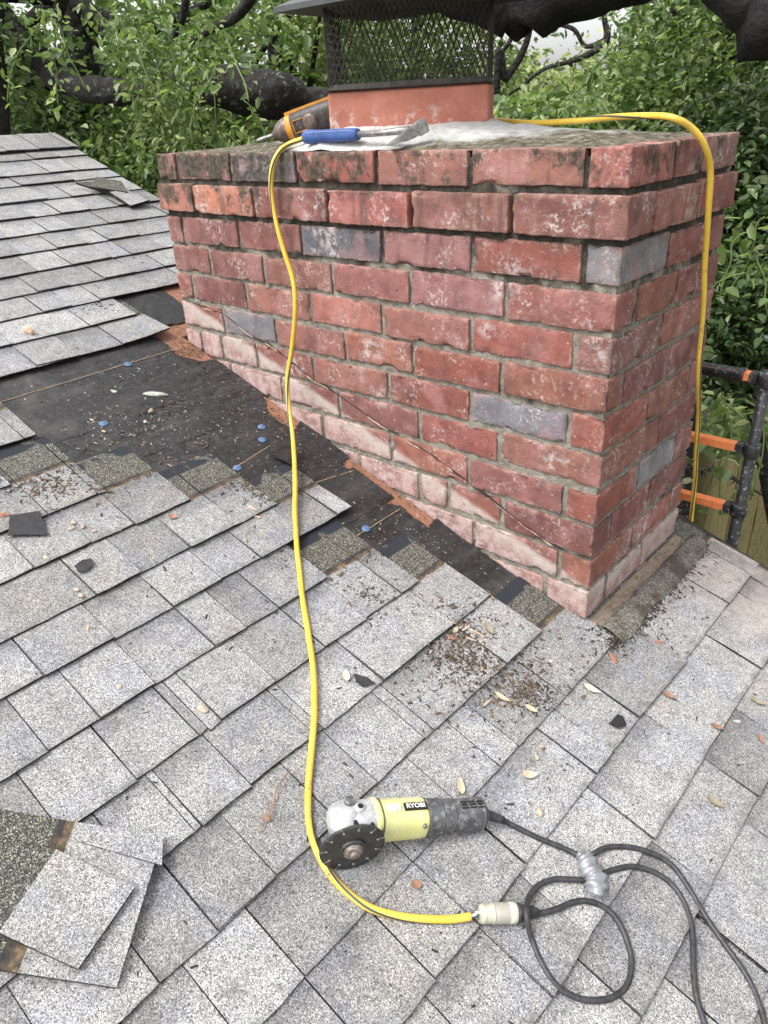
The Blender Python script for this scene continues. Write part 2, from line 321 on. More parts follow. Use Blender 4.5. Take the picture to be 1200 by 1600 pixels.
def mat_moss():
    N = NT('mossy_shingle_strip'); cell = N.n('ShaderNodeTexVoronoi'); cell.inputs['Scale'].default_value = 480; N.set(cell.inputs['Vector'], N.pos)
    g = N.n('ShaderNodeSeparateColor'); N.set(g.inputs[0], cell.outputs['Color']); c = N.ramp(g.outputs[0], [(0, (.04, .035, .028)), (.5, (.13, .12, .10)), (1, (.29, .27, .23))])
    d = sm(N.noise(16, 5, .66), .44, .60, N); c = N.mix(N.math('MULTIPLY', d, .85), c, (.055, .042, .03)); N.bump(g.outputs[0], .6, .002); return N.fin(c, .95)
M['moss'] = mat_moss()
M['black_ladder'] = mat_dusty('black_ladder_plastic', (.02, .021, .023), (.04, .04, .043), (.42, .43, .44), .56, .66, .45, .1)
M['orange_ladder'] = mat_dusty('orange_ladder_aluminium', (.80, .22, .07), (.88, .30, .11), (.28, .11, .06), .62, .72, .5, .1)
M['fence'] = mat_wood('greenish_cedar_fence', (.17, .145, .06), (.30, .26, .12), (10, 10, .7))
M['wire'] = simple('rusty_barbed_wire', (.05, .04, .035), .6, .5)
M['siding'] = simple('grey_siding', (.30, .29, .27), .8)
M['nbrick'] = simple('pinkish_neighbour_shingles', (.42, .32, .29), .9, nz=3, col2=(.50, .40, .36))
def mat_leaf(name, stops, tr=.42, rough=.45):
    N = NT(name); c = N.ramp(N.geo.outputs['Random Per Island'], stops); cl = N.noise(1.1, 3)
    c = N.mix(1, c, N.ramp(cl, [(.3, (.62, .66, .66)), (.7, (1.3, 1.22, 1.1))]), 'MULTIPLY'); N.fin(c, rough)
    tn = N.n('ShaderNodeBsdfTranslucent'); N.set(tn.inputs[0], N.mix(1, c, (1.2, 1.35, .7), 'MULTIPLY')); mx = N.n('ShaderNodeMixShader'); mx.inputs[0].default_value = tr
    N.t.links.new(N.p.outputs[0], mx.inputs[1]); N.t.links.new(tn.outputs[0], mx.inputs[2]); N.t.links.new(mx.outputs[0], N.t.nodes['Material Output'].inputs[0]); return N.m
M['leaf_bright'] = mat_leaf('bright_leaf', [(0, (.07, .115, .038)), (.5, (.145, .215, .078)), (.85, (.25, .33, .14)), (1, (.42, .48, .30))])
M['leaf_mid'] = mat_leaf('mid_green_leaf', [(0, (.065, .11, .04)), (.5, (.15, .225, .085)), (.9, (.29, .38, .17)), (1, (.50, .56, .36))])
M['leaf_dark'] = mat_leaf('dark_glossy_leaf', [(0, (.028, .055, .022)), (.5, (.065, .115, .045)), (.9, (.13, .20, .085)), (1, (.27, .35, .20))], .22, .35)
M['leaf_pale'] = mat_leaf('hazed_far_leaf', [(0, (.18, .22, .11)), (.5, (.28, .34, .17)), (1, (.48, .53, .33))])  # distance haze put into the leaf colour as a pale tone
def mat_bark():
    N = NT('oak_bark'); mp = N.n('ShaderNodeMapping'); N.set(mp.inputs['Vector'], N.pos); f = N.noise(26, 6, .7); v = N.vor(22)
    c = N.ramp(f, [(.35, (.006, .005, .0045)), (.6, (.024, .020, .017)), (.8, (.06, .052, .044))])
    li = N.math('MULTIPLY', sm(N.noise(3, 2), .42, .58, N), sm(N.noise(34, 4, .6), .57, .63, N)); c = N.mix(N.math('MULTIPLY', li, .7), c, (.22, .24, .22))
    N.bump(N.math('ADD', f, v), 1, .02); return N.fin(c, .95)
M['bark'] = mat_bark()
M['barkshade'] = simple('silhouette_oak_bark', (.003, .003, .003), .95, nz=26, col2=(.012, .011, .010), bump=(26, 1, .02))  # bark copy for overhead limbs, underside shade put into its colour
M['ground'] = simple('leaf_litter_soil', (.035, .03, .018), .95, nz=2.2, col2=(.09, .085, .04), bump=(8, .6, .05))

# ------------------------------------------------------------------ setting: ground
m = MB(); n_ = 40; ext = 160
vs = [(-ext + 2 * ext * i / n_, -ext + 2 * ext * j / n_, -3.2 + .12 * noise.noise((i * .9, j * .9, 0))) for i in range(n_ + 1) for j in range(n_ + 1)]
m.add(vs, [(i * (n_ + 1) + j, (i + 1) * (n_ + 1) + j, (i + 1) * (n_ + 1) + j + 1, i * (n_ + 1) + j + 1) for i in range(n_) for j in range(n_)], 0, True)
tag(m.build('ground', M['ground'], fix=False), kind='structure')

# ------------------------------------------------------------------ house: deck, felt, shingles
RAKE = .545; RIDGE = -2.90; EAVE = 1.62; YN = -3.4
house = empty('house', (0, -1.4, -3.2), 'house with light grey shingle roof that the brick chimney rises from', 'house')
m = MB(); dk = lambda x, y, h: R(x, y, h)
# deck (front slope) with an opening for the chimney: four slabs
for x0, x1, y0, y1 in [(RIDGE, -1.32, YN, RAKE), (-1.32, .004, YN, -.004), (.004, EAVE, YN, RAKE), (-1.32, .004, .48, RAKE)]:
    m.slab([dk(x0, y0, -.0125), dk(x1, y0, -.0125), dk(x1, y1, -.0125), dk(x0, y1, -.0125)], RN, .018)
m.each('roof_deck', M['deck'], house)
# other slope
RN2 = Vector((SL, 0, 1)).normalized(); zr = SL * RIDGE + RC
m = MB(); m.slab([(RIDGE - 4, YN, zr + 4 * SL), (RIDGE, YN, zr), (RIDGE, RAKE, zr), (RIDGE - 4, RAKE, zr + 4 * SL)], RN2, .02)
m.build('rear_roof_slope', M['shingle'], house)
m = MB()   # gable and side walls
m.add([(RIDGE - 3.6, RAKE - .12, -3.2), (1.4, RAKE - .12, -3.2), (1.4, RAKE - .12, SL * 1.4 - .06), (RIDGE, RAKE - .12, zr - .06), (RIDGE - 3.6, RAKE - .12, zr + 3.6 * SL - .06)], [(0, 1, 2, 3, 4)])
m.box((1.36, (YN + .2 + RAKE - .12) / 2, -1.87), (.08, RAKE - .12 - YN - .2, 2.6)); m.box((RIDGE - 3.56, (YN + RAKE) / 2, -1.7), (.08, -YN + .1, 2.9))
m.each('wall', M['siding'], house)
m = MB()
for a, b in [((-1.36, 0), (EAVE, 0)), ((RIDGE, 0), (-1.36, 0))]:
    p0, p1 = R(a[0], RAKE - .012, -.065), R(b[0], RAKE - .012, -.065); L = (p1 - p0).length
    m.box((p0 + p1) / 2, (L, .022, .09), Matrix.Rotation(math.atan(-SL), 3, 'Y'))
m.each('rake_board', M['siding'], house)
m = MB(); p0, p1 = R(-.4, RAKE - .006, -.008), R(EAVE, RAKE - .006, -.008)
m.box((p0 + p1) / 2, ((p1 - p0).length, .05, .004), Matrix.Rotation(math.atan(-SL), 3, 'Y')); m.box((p0 + p1) / 2 + Vector((0, .028, -.03)), ((p1 - p0).length, .003, .06), Matrix.Rotation(math.atan(-SL), 3, 'Y'))
m.each('drip_edge', M['blackmetal'], house, 1)

# felt, cut back raggedly along the chimney
wall = [(150, 455), (292, 438), (288, 500), (250, 506), (240, 520), (262, 533), (272, 548), (300, 556), (318, 560), (340, 555), (380, 580), (414, 610), (418, 640), (436, 655), (462, 668), (474, 650), (500, 665), (552, 705), (536, 722), (562, 746), (600, 782), (625, 785), (650, 806), (671, 820), (690, 800), (740, 835), (800, 880), (870, 925)]
wp = [roof(*q) for q in wall]; wp = [Vector((a.x, min(a.y, -.0015), 0)) if a.x > -1.3 else a for a in wp]
out = [(.02, -.01), (.02, -1.6), (-1.75, -1.6), (-1.75, .10)]
poly = [R(a.x, a.y, -.0085) for a in wp] + [R(a, b, -.0085) for a, b in out]
def inside(x, y, P):
    c = False; j = len(P) - 1
    for i in range(len(P)):
        if (P[i][1] > y) != (P[j][1] > y) and x < (P[j][0] - P[i][0]) * (y - P[i][1]) / (P[j][1] - P[i][1]) + P[i][0]: c = not c
        j = i
    return c
P2 = [(a.x, a.y) for a in wp] + out; m = MB(); g_ = .0052; nx_, ny_ = int(1.78 / g_), int(1.72 / g_); vid_ = {}; vs = []; fs = []
def fv(i, j):
    if (i, j) not in vid_:
        x = -1.76 + i * g_; y = -1.6 + j * g_; q = Vector((x * 5, y * 11, 0)); rdg = (1 - abs(noise.noise(q)) * 2) ** 3 * .0022 + .0012 * noise.noise((x * 40, y * 40, 0)) + (1 - abs(noise.noise((x * 13 + 4, y * 6, 2))) * 2) ** 5 * .0018
        y2 = y if y > -.0075 and x > -1.3 else y + .003 * noise.noise((x * 50, y * 50, 7))
        vid_[(i, j)] = len(vs); vs.append(R(x + .003 * noise.noise((x * 50, y * 50, 9)), min(y2, -.001) if x > -1.3 else y2, -.0092 + max(rdg, -.0004)))
    return vid_[(i, j)]
for i in range(nx_):
    for j in range(ny_):
        x, y = -1.76 + (i + .5) * g_, -1.6 + (j + .5) * g_
        if y < -1.0 and x > -1.1: continue
        if inside(x, y, P2): fs.append((fv(i, j), fv(i + 1, j), fv(i + 1, j + 1), fv(i, j + 1)))
m.add(vs, fs, 0, True); m.build('underlayment', M['felt'], house, fix=False)
# overlapping felt laps: slightly raised strips, wavy edges
m = MB()
for xa, xb, ya, yb, hh in [(-1.17, -1.06, -1.2, -.16, .0022), (-.985, -.92, -1.0, -.22, .002), (-.86, -.70, -.6, -.11, .0022), (-.63, -.5, -.28, -.03, .002)]:
    n2 = 26; vs = []; t0 = []
    for i in range(n2 + 1):
        y = ya + (yb - ya) * i / n2; j = .004 * noise.noise((xa * 9, y * 14, 0))
        for q, (x, h_) in enumerate([(xa + j, 0), (xa + .004 + j, hh), (xb + j, hh * .8), (xb + .003 + j, 0)]): vs.append(R(x, y, -.0083 + h_ + (.0006 * noise.noise((x * 30, y * 30, 3)) if q in (1, 2) else 0)))
    m.add(vs, [(i * 4 + k, (i + 1) * 4 + k, (i + 1) * 4 + k + 1, i * 4 + k + 1) for i in range(n2) for k in range(3)], 0, False)
m.each('underlayment_lap', M['felt'], house, 1, False)
m = MB()
for a, b in [((0, 628), (278, 544)), ((355, 738), (428, 692)), ((556, 838), (625, 795)), ((490, 755), (552, 735))]:
    A, B = roof(*a, -.0058), roof(*b, -.0058); d = (B - A).normalized().cross(RN) * .0013
    nn = 14; vs = []
    for i in range(nn + 1):
        p = A.lerp(B, i / nn) + d * 1.2 * noise.noise((i * .7, a[0], 0)); vs += [p - d * (.6 + .4 * random.random()), p + d * (.6 + .4 * random.random())]
    m.add(vs, [(2 * i, 2 * i + 1, 2 * i + 3, 2 * i + 2) for i in range(nn)])
m.each('printed_line', M['chalk'], house, 1, False)

BUTT = [-2.646, -2.50, -2.41, -2.275, -2.152, -2.03, -1.913, -1.795, -1.68, -1.57, -1.455, -1.335, -1.213, -1.092, -.972, -.854, -.738, -.623, -.522, -.404, -.284, -.168, -.046, .069, .188, .308, .407, .52, .635, .75, .865, .98, 1.095, 1.21, 1.33, 1.45, 1.57, 1.66]
YEND = {-1.455: -.06, -1.335: -.035, -1.213: -9, -1.092: -.574, -.972: roof(16, 757).y, -.854: -.558, -.738: -.432, -.623: -.286, -.522: -.155,
        -.404: roof(510, 902).y, -.284: roof(650, 907).y, -.168: roof(760, 927).y, -.046: roof(838, 982).y, .069: roof(961, 997).y}
SEAMS = [(37, 239), (80, 237), (71, 267), (116, 262), (86, 251), (26, 287), (107, 277), (29, 322), (84, 327), (132, 322), (172, 315), (4, 365), (64, 355), (100, 347), (157, 342), (200, 337), (250, 330),
 (17, 385), (70, 375), (122, 370), (155, 367), (205, 360), (42, 412), (90, 400), (157, 392), (185, 385), (242, 380), (39, 442), (82, 427), (144, 424), (187, 410), (240, 407), (50, 475), (94, 465), (130, 450), (200, 445),
 (15, 535), (120, 495), (37, 557), (107, 542), (175, 527), (15, 665), (120, 742), (55, 785), (31, 865), (120, 827), (185, 797), (122, 902), (197, 872), (272, 835), (355, 805), (152, 970), (245, 925), (325, 887), (385, 855), (445, 810), (500, 787),
 (41, 1025), (300, 977), (352, 952), (410, 930), (212, 1037), (125, 1087), (40, 1130), (287, 1100), (305, 1085), (405, 1042), (470, 980), (180, 1180), (270, 1107), (50, 1240), (537, 940), (592, 902), (250, 1237), (357, 1192), (287, 1260), (447, 1107), (463, 1100), (560, 1032), (670, 947),
 (297, 1402), (410, 1345), (490, 1247), (545, 1182), (620, 1117), (640, 1110), (765, 1020), (840, 1057), (765, 1130), (737, 1162), (650, 1197), (630, 1335), (425, 1467), (325, 1560), (512, 1570), (590, 1437), (637, 1487), (682, 1382), (795, 1332), (787, 1320), (885, 1175), (915, 1147), (952, 1090),
 (1042, 1012), (1096, 919), (687, 1582), (762, 1462), (855, 1407), (967, 1270), (1027, 1130), (1137, 1014), (1177, 940), (930, 1525), (1062, 1350), (1140, 1215), (1170, 1122), (1112, 1447), (1182, 1297), (1055, 1542), (1175, 1507)]
seam = {b: [] for b in BUTT}
for q in SEAMS:
    p = roof(*q); k = min((b for b in BUTT if b > p.x - .004), default=None)
    if k is not None: seam[k].append(p.y)
m = MB(); TH = .0034
def tab(bx, up, y0, y1, raised, yfull, k):
    e = bx - up; L = 2.03 * e; g = .0009; j = [random.gauss(0, .0013) for _ in range(4)]; lift = abs(random.gauss(0, .0009)) + (.0028 if raised else 0)
    ny = max(2, int((y1 - y0) / .013)); ts = [0, .03, .35, .7, 1.02, 1.5, 2.03] if not raised else [0, .03, .35, .7, 1.02]
    vs = []; tt = []; top = []
    for i in range(ny + 1):
        f = i / ny; y = y0 + g + (y1 - y0 - 2 * g) * f
        for t in ts:
            xb = bx + j[0] * (1 - f) + j[1] * f + .0014 * noise.noise((bx * 3, y * 22, 5)) * (t < 1) + .0011 * noise.noise((bx * 7, y * 95, 3)) * (t < .1) + (.0012 if raised else 0)
            x = xb - t * e; curl = 0
            if k == -1.335 and y > -.20: curl = .012 * ((y + .20) / .165) ** 2 * max(0, 1 - t)
            h = .0038 - .0046 * t + lift * max(0, 1 - t / 1.04) ** .5 + .0009 * noise.noise((x * 11, y * 11, 1.7)) * (1 if t < 1.1 else .2) + curl
            vs.append(R(x, y + j[2] * (t if f < .5 else 0) * .4 + j[3] * (t if f > .5 else 0) * .4, h)); tt.append(t)
    nt = len(ts); fs = [(i * nt + a, i * nt + a + 1, (i + 1) * nt + a + 1, (i + 1) * nt + a) for i in range(ny) for a in range(nt - 1)]
    b0 = len(vs); th = TH if not raised else .003
    # skirt: butt, sides, built of doubled points so the granules keep their own island
    m.add(vs, fs, 0, False, tt)
    ring = [i * nt for i in range(ny + 1)] + [ny * nt + a for a in range(1, nt)]; ring = [a for a in range(nt - 1, 0, -1)] + ring
    tv = [Vector(vs[i]) for i in ring]; bv = [v - RN * th for v in tv]; n = len(tv)
    m.add(tv + bv, [(i, i + 1, n + i + 1, n + i) for i in range(n - 1)], 1)
for i, b in enumerate(BUTT):
    if i == 0: up = b - .14
    else: up = BUTT[i - 1]
    ye = YEND.get(b, RAKE)
    if ye < -5:
        ye = -1.35
    sy = sorted(seam[b]); ys = [YN]
    lo = sy[0] if sy else ye; y = lo
    back = []
    while y > YN + .1: y -= random.choice([.09, .13, .17, .21]); back.append(y)
    ys += [q for q in back[::-1] if q > YN + .05] + [q for q in sy if q < ye - .015]
    y = ys[-1]
    if y < ye - .26:
        while y < ye - .2: y += random.choice([.1, .14, .18, .2]); ys.append(y)
    ys.append(ye); ys = sorted(set(round(q, 4) for q in ys)); par = random.random() < .5
    for a, c in zip(ys[:-1], ys[1:]):
        if c - a < .006: continue
        behind = -1.30 < b < -.01 or (-.01 <= b < .06)
        tab(b, up, a, c, False, ye, b)
        par = not par
        if par and c - a > .03 and not (b in (.069,)): tab(b, up, a + .0005, c - .0005, True, ye, b)
# shingles beside/behind the chimney on the uphill side use the same courses (they stop at its left face)
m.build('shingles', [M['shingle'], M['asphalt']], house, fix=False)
# ridge caps
m = MB(); y = YN
capy = [q for q in (roof(105 / 1, 226).y, roof(25, 226).y, roof(68, 224).y)]
while y < RAKE - .01:
    y1 = min(y + .135, RAKE + .004); vs = []; tt = []
    for yy, hh in ((y, .012), (y1 + .02 if y1 < RAKE else y1, .006)):
        for q in (-.14, -.07, -.015, .015, .1, .19):
            x = RIDGE + q; z = (SL * abs(q)) + zr + .012 - .02 * max(0, 1 - abs(q) / .03) * .3; vs.append(Vector((x, yy, z + hh * .5))); tt.append(.3)
    m.add(vs, [(k, k + 1, 7 + k, 6 + k) for k in range(5)], 0, False, tt)
    e = vs[:6]; m.add(e + [v - Vector((0, 0, .005)) for v in e], [(k, k + 1, 7 + k, 6 + k) for k in range(5)], 1)
    e = [vs[5], vs[11]]; m.add(e + [v - Vector((0, 0, .006)) for v in e], [(0, 1, 3, 2)], 1)
    y = y1
m.build('ridge_cap', [M['shingle'], M['asphalt']], house, fix=False)
# curled mossy strip and bare wood along the downhill face of the chimney
m = MB(); prof = [(.028, -.004), (.031, .006), (.040, .0095), (.052, .010), (.064, .0085), (.074, .0060), (.081, .003)]; ny = 40; vs = []
for i in range(ny + 1):
    y = .012 + (.50 - .012) * i / ny
    for x, h_ in prof: vs.append(R(x + .009 * noise.noise((y * 9, 1, 0)) * (x > .04) + .003 * noise.noise((y * 60, x * 50, 0)) + .012 * (1 - i / ny) * 0, y, h_ + .0025 * noise.noise((x * 60, y * 22, 0))))
k = len(prof); m.add(vs, [(i * k + a, i * k + a + 1, (i + 1) * k + a + 1, (i + 1) * k + a) for i in range(ny) for a in range(k - 1)], 0, True)
m.build('curled_shingle_strip', M['moss'], house, fix=False)
m = MB(); m.slab([R(.002, .0, -.002), R(.034, .0, -.002), R(.034, .47, -.002), R(.002, .47, -.002)], RN, .008); m.build('bare_wood_strip', mat_wood('dusty_wood', (.13, .10, .075), (.30, .23, .18), (14, 3, 14)), house)
m = MB(); y0 = .478; m.box(R(.62, y0 + .022, .006), (1.14, .045, .004), Matrix.Rotation(math.atan(-SL), 3, 'Y')); 
o = m.build('rake_starter_strip', [M['shingle']], house)
m = MB(); q = R(-.2, .50, -.03)
# ------------------------------------------------------------------ chimney
H = .0762; W = 1.303; D = .4735
chim = empty('chimney', (-W / 2, D / 2, -.6), 'old red brick chimney with corbelled top, clay flue and black mesh cap', 'chimney')
def zb(k): return (12 - k) * H + .005
PAL = [(.205, .074, .060), (.195, .064, .053), (.225, .090, .072), (.165, .056, .050), (.205, .088, .074), (.235, .085, .058), (.185, .070, .062), (.22, .064, .046), (.225, .092, .070)]
GREY = (.15, .15, .165); DGREY = (.085, .09, .105)
FJ = [(274.5, 258), (359, 256), (462.5, 258), (587, 262), (733, 268), (917, 262), (306, 313), (400, 315), (515, 325), (645, 333), (802, 338),
 (285, 357), (371, 362), (470, 378), (597, 385), (738, 398), (911, 415), (327, 403), (412, 420), (519, 432), (641, 445), (790, 470), (299, 438), (384, 455), (484, 475), (597, 490), (736, 515), (898, 542),
 (347, 485), (430, 510), (539, 540), (645, 560), (784, 590), (315, 530), (401, 555), (490, 580), (607, 600), (735, 640), (888, 668), (350, 560), (440, 600), (530, 628), (655, 668), (778, 700), (504, 665), (611, 700), (732, 738), (881, 785),
 (560, 715), (655, 765), (784, 800), (700, 790), (740, 815), (873, 880)]
RJ = [(1056, 250), (1100, 240), (1017, 330), (1085, 310), (1044, 395), (1111, 365), (996, 470), (1059, 440), (1033, 520), (1108, 480), (975, 605), (1046, 560), (1012, 640), (1076, 600), (1029, 680), (1080, 650), (995, 755), (1055, 700), (952, 845), (1013, 785), (985, 860), (945, 935), (1000, 880)]
fj = {k: [] for k in range(1, 13)}; rj = {k: [] for k in range(1, 13)}
for q in FJ:
    p = yat(*q, 0); k = 12 - math.floor(p.z / H); fj[min(max(k, 1), 12)].append(p.x)
for q in RJ:
    p = xat(*q, 0); k = 12 - math.floor(p.z / H); rj[min(max(k, 1), 12)].append(p.y)
NV = 0
def rbox(m, x0, x1, y0, y1, z0, z1, r=.006, step=.010, amp=.0018, col=(1, 1, 1), seed=0):
    """rough brick: rounded box with wandering edges and chipped corners"""
    lo = Vector((x0, y0, z0)); hi = Vector((x1, y1, z1)); c = (lo + hi) / 2; sz = hi - lo
    r = min(r, min(sz) * .3); ax3 = []
    for q in range(3):
        k_ = max(1, int((sz[q] - 2 * r) / step)); ax3.append([lo[q], lo[q] + r * .35] + [lo[q] + r + (sz[q] - 2 * r) * i / k_ for i in range(k_ + 1)] + [hi[q] - r * .35, hi[q]])
    n3 = [len(z) - 1 for z in ax3]; idx = {}; vs = []; fs = []
    def vid(i, j, k):
        key = (i, j, k)
        if key in idx: return idx[key]
        p = Vector((ax3[0][i], ax3[1][j], ax3[2][k]))
        a = Vector([min(max(p[q], lo[q] + r), hi[q] - r) for q in range(3)]); d = p - a
        if d.length > 1e-6: p = a + d.normalized() * r * (1 if sum(abs(q) > 1e-5 for q in d) > 0 else 1)
        s = Vector((seed * 3.1, seed * 1.7, 0)); nz = noise.noise(p * 45 + s); n2 = noise.noise(p * 14 + s)
        ed = sum(1 for q in range(3) if min(p[q] - lo[q], hi[q] - p[q]) < r * 2.2 + .004) - 1
        dirv = (p - a).normalized() if d.length > 1e-6 else Vector((0, 0, 0))
        chip = max(0, noise.noise(p * 30 + s * 2) - .22) * .013 + max(0, noise.noise(p * 75 + s) - .1) * .004 if ed > 0 else 0
        p = p + dirv * (nz * amp * (.5 if ed < 1 else 1) + n2 * amp * (.6 if ed < 1 else 1.1) - chip)
        idx[key] = len(vs); vs.append(p); return idx[key]
    ew = []
    X, Y, Z = n3
    for i in range(X):
        for j in range(Y):
            for k, fl in ((0, 1), (Z, 0)):
                f = (vid(i, j, k), vid(i + 1, j, k), vid(i + 1, j + 1, k), vid(i, j + 1, k)); fs.append(f[::-1] if fl else f)
    for i in range(X):
        for k in range(Z):
            for j, fl in ((0, 0), (Y, 1)):
                f = (vid(i, j, k), vid(i + 1, j, k), vid(i + 1, j, k + 1), vid(i, j, k + 1)); fs.append(f[::-1] if fl else f)
    for j in range(Y):
        for k in range(Z):
            for i, fl in ((0, 1), (X, 0)):
                f = (vid(i, j, k), vid(i, j + 1, k), vid(i, j + 1, k + 1), vid(i, j, k + 1)); fs.append(f[::-1] if fl else f)
    for key in idx:
        e_ = sorted(min(abs(ax3[q][key[q]] - lo[q]), abs(hi[q] - ax3[q][key[q]])) for q in range(3)); ew.append(1.0 if e_[1] < .0032 else 0.0)
    m.add(vs, fs, 0, True, ew, col)
m = MB(); G = .0052; DEP = .095; sd_ = 0
special = []
for u, v, f_, c_ in [(335, 258, 0, (.10, .05, .04)), (410, 260, 0, DGREY), (535, 383, 0, DGREY), (390, 512, 0, GREY), (810, 655, 0, (.15, .15, .17)), (950, 422, 0, (.17, .165, .17)), (275, 312, 0, (.34, .13, .09)), (350, 312, 0, (.36, .14, .09)), (665, 398, 0, (.235, .105, .10)), (715, 465, 0, (.235, .10, .10)),
                     (1030, 718, 1, (.19, .19, .20)), (540, 490, 0, (.33, .125, .10)), (560, 333, 0, (.27, .085, .07)), (630, 450, 0, (.23, .085, .075)), (1005, 260, 1, (.22, .10, .085)), (1120, 240, 1, (.20, .10, .085)), (960, 260, 0, (.30, .10, .08)), (860, 530, 0, (.24, .075, .058)), (700, 690, 0, (.225, .068, .055)), (1100, 240, 1, (.17, .12, .10))]:
    special.append((f_, yat(u, v, 0) if f_ == 0 else xat(u, v, 0), c_))
def brick(x0, x1, y0, y1, k, key=None, fine=True, dz=0):
    global sd_; sd_ += 1
    z0 = zb(k) + random.gauss(0, .0012); z1 = z0 + H - .0112 + random.gauss(0, .0012)
    if k == 1: z1 = .905
    col = random.choice(PAL); s = random.uniform(.80, 1.12); col = tuple(c * s for c in col)
    for f_, q, c_ in special:
        if z0 - .004 < q.z < z1 + .004 and ((f_ == 0 and y0 < .01 and x0 < q.x < x1) or (f_ == 1 and x1 > -.01 and y0 < q.y < y1)): col = c_
    o_ = random.gauss(0, .0012)
    rbox(m, x0, x1, y0 + o_, y1 + o_, z0, z1, r=.0026, step=.0072 if fine else .03, col=col, seed=sd_, amp=.0017)
for k in range(1, 17):
    pr = {1: .001, 2: .010}.get(k, 0)
    xs = sorted(fj.get(k, [])); ysr = sorted(rj.get(k, []))
    xs = [x for x in xs if x > -W + .03]
    # fill missing joints to the left
    if not xs: xs = [-.1 - .19 * (k % 2) / 2]
    while xs[0] > -W + .26: xs.insert(0, xs[0] - .21)
    while xs[-1] < -.24: xs.append(xs[-1] + .21)
    if not ysr: ysr = [.10 if (0 - xs[-1]) > .14 else .2]
    while ysr[-1] < D - .26: ysr.append(ysr[-1] + .21)
    if ysr[-1] > D - .02: ysr.pop()
    E0, E1 = -W - pr, pr
    ed = [E0] + xs
    for i in range(len(ed) - 1):
        brick(ed[i] + (G if i else 0), ed[i + 1] - G, -pr, DEP, k, i, k < 13)
    yj = ysr[0] - G if ysr else .1
    brick(xs[-1] + G, E1, -pr, yj, k, 'c', k < 13)
    er = ysr + [D + pr]
    for i in range(len(er) - 1): brick(E1 - DEP, E1, er[i] + G, er[i + 1] - (G if i < len(er) - 2 else 0), k, 'r%d' % i, k < 13)
    # left and back faces, coarse, for other viewpoints
    y = DEP + .012
    while y < D + pr - .05:
        y2 = min(y + .2, D + pr); brick(E0, E0 + DEP, y, y2 - (.012 if y2 < D + pr else 0), k, None, False); y = y2
    x = E0 + DEP + .012
    while x < E1 - DEP - .05:
        x2 = min(x + .2, E1 - DEP - .012); brick(x, x2 - .012, D + pr - DEP, D + pr, k, None, False); x = x2
m.build('brickwork', M['brick'], chim, fix=False)
m = MB(); rec = .0055
def gridface(m, fn, nu, nv, amp=.0025):
    vs = [];
    for i in range(nu + 1):
        for j in range(nv + 1):
            p, nn = fn(i / nu, j / nv); vs.append(p + nn * amp * noise.noise(p * 38) + nn * amp * .8 * noise.noise(p * 110))
    m.add(vs, [(i * (nv + 1) + j, (i + 1) * (nv + 1) + j, (i + 1) * (nv + 1) + j + 1, i * (nv + 1) + j + 1) for i in range(nu) for j in range(nv)], 0, True)
zt = .892; z0 = -.36
gridface(m, lambda a, b: (Vector((-W + rec + (W - 2 * rec) * a, rec, z0 + (zt - z0) * b)), Vector((0, -1, 0))), 170, 150)
gridface(m, lambda a, b: (Vector((-rec, rec + (D - 2 * rec) * a, z0 + (zt - z0) * b)), Vector((1, 0, 0))), 60, 150)
gridface(m, lambda a, b: (Vector((-W + rec, D - rec - (D - 2 * rec) * a, z0 + (zt - z0) * b)), Vector((-1, 0, 0))), 20, 40)
gridface(m, lambda a, b: (Vector((-rec - (W - 2 * rec) * a, D - rec, z0 + (zt - z0) * b)), Vector((0, 1, 0))), 30, 40)
m.build('mortar_joints', M['mortar'], chim, fix=False)
# crown
LC = yat(764, 193, .215); ca = math.radians(30); LX = Vector((math.cos(ca), math.sin(ca), 0)); LY = Vector((-LX.y, LX.x, 0)); LW = .338; LD = .135
LC.z = 0; LCEN = LC - LX * LW / 2 + LY * LD / 2
m = MB(); nu, nv = 130, 48; vs = []; tt = []
for i in range(nu + 1):
    for j in range(nv + 1):
        x = -W + .006 + (W - .010) * i / nu; y = .006 + (D - .010) * j / nv; q = Vector((x, y, 0)) - LCEN; a, b = abs(q.dot(LX)) - LW / 2, abs(q.dot(LY)) - LD / 2
        dl = math.hypot(max(a, 0), max(b, 0)); de = min(x + W, -x, y, D - y); f = dl / (dl + de + 1e-4)
        z = .902 + .045 * (1 - f) ** 1.1 + .0035 * noise.noise((x * 22, y * 22, 0)) + .0022 * noise.noise((x * 70, y * 70, 0))
        if de < .002: z = .893
        vs.append((x, y, z)); tt.append(f * (1 - .55 * math.exp(-((x + .62) / .2) ** 2) * (y < .2)) + .25 * (x < -.88) * min(1, (-.88 - x) / .15) + .15 * max(0, (x + .35) / .35))
m.add(vs, [(i * (nv + 1) + j, (i + 1) * (nv + 1) + j, (i + 1) * (nv + 1) + j + 1, i * (nv + 1) + j + 1) for i in range(nu) for j in range(nv)], 0, True, tt)
m.build('mortar_crown', M['crown'], chim, fix=False)
def crown_z(x, y):
    q = Vector((x, y, 0)) - LCEN; a, b = abs(q.dot(LX)) - LW / 2, abs(q.dot(LY)) - LD / 2
    dl = math.hypot(max(a, 0), max(b, 0)); de = min(x + W, -x, y, D - y); f = dl / (dl + max(de, 0) + 1e-4); return .902 + .045 * (1 - f) ** 1.1
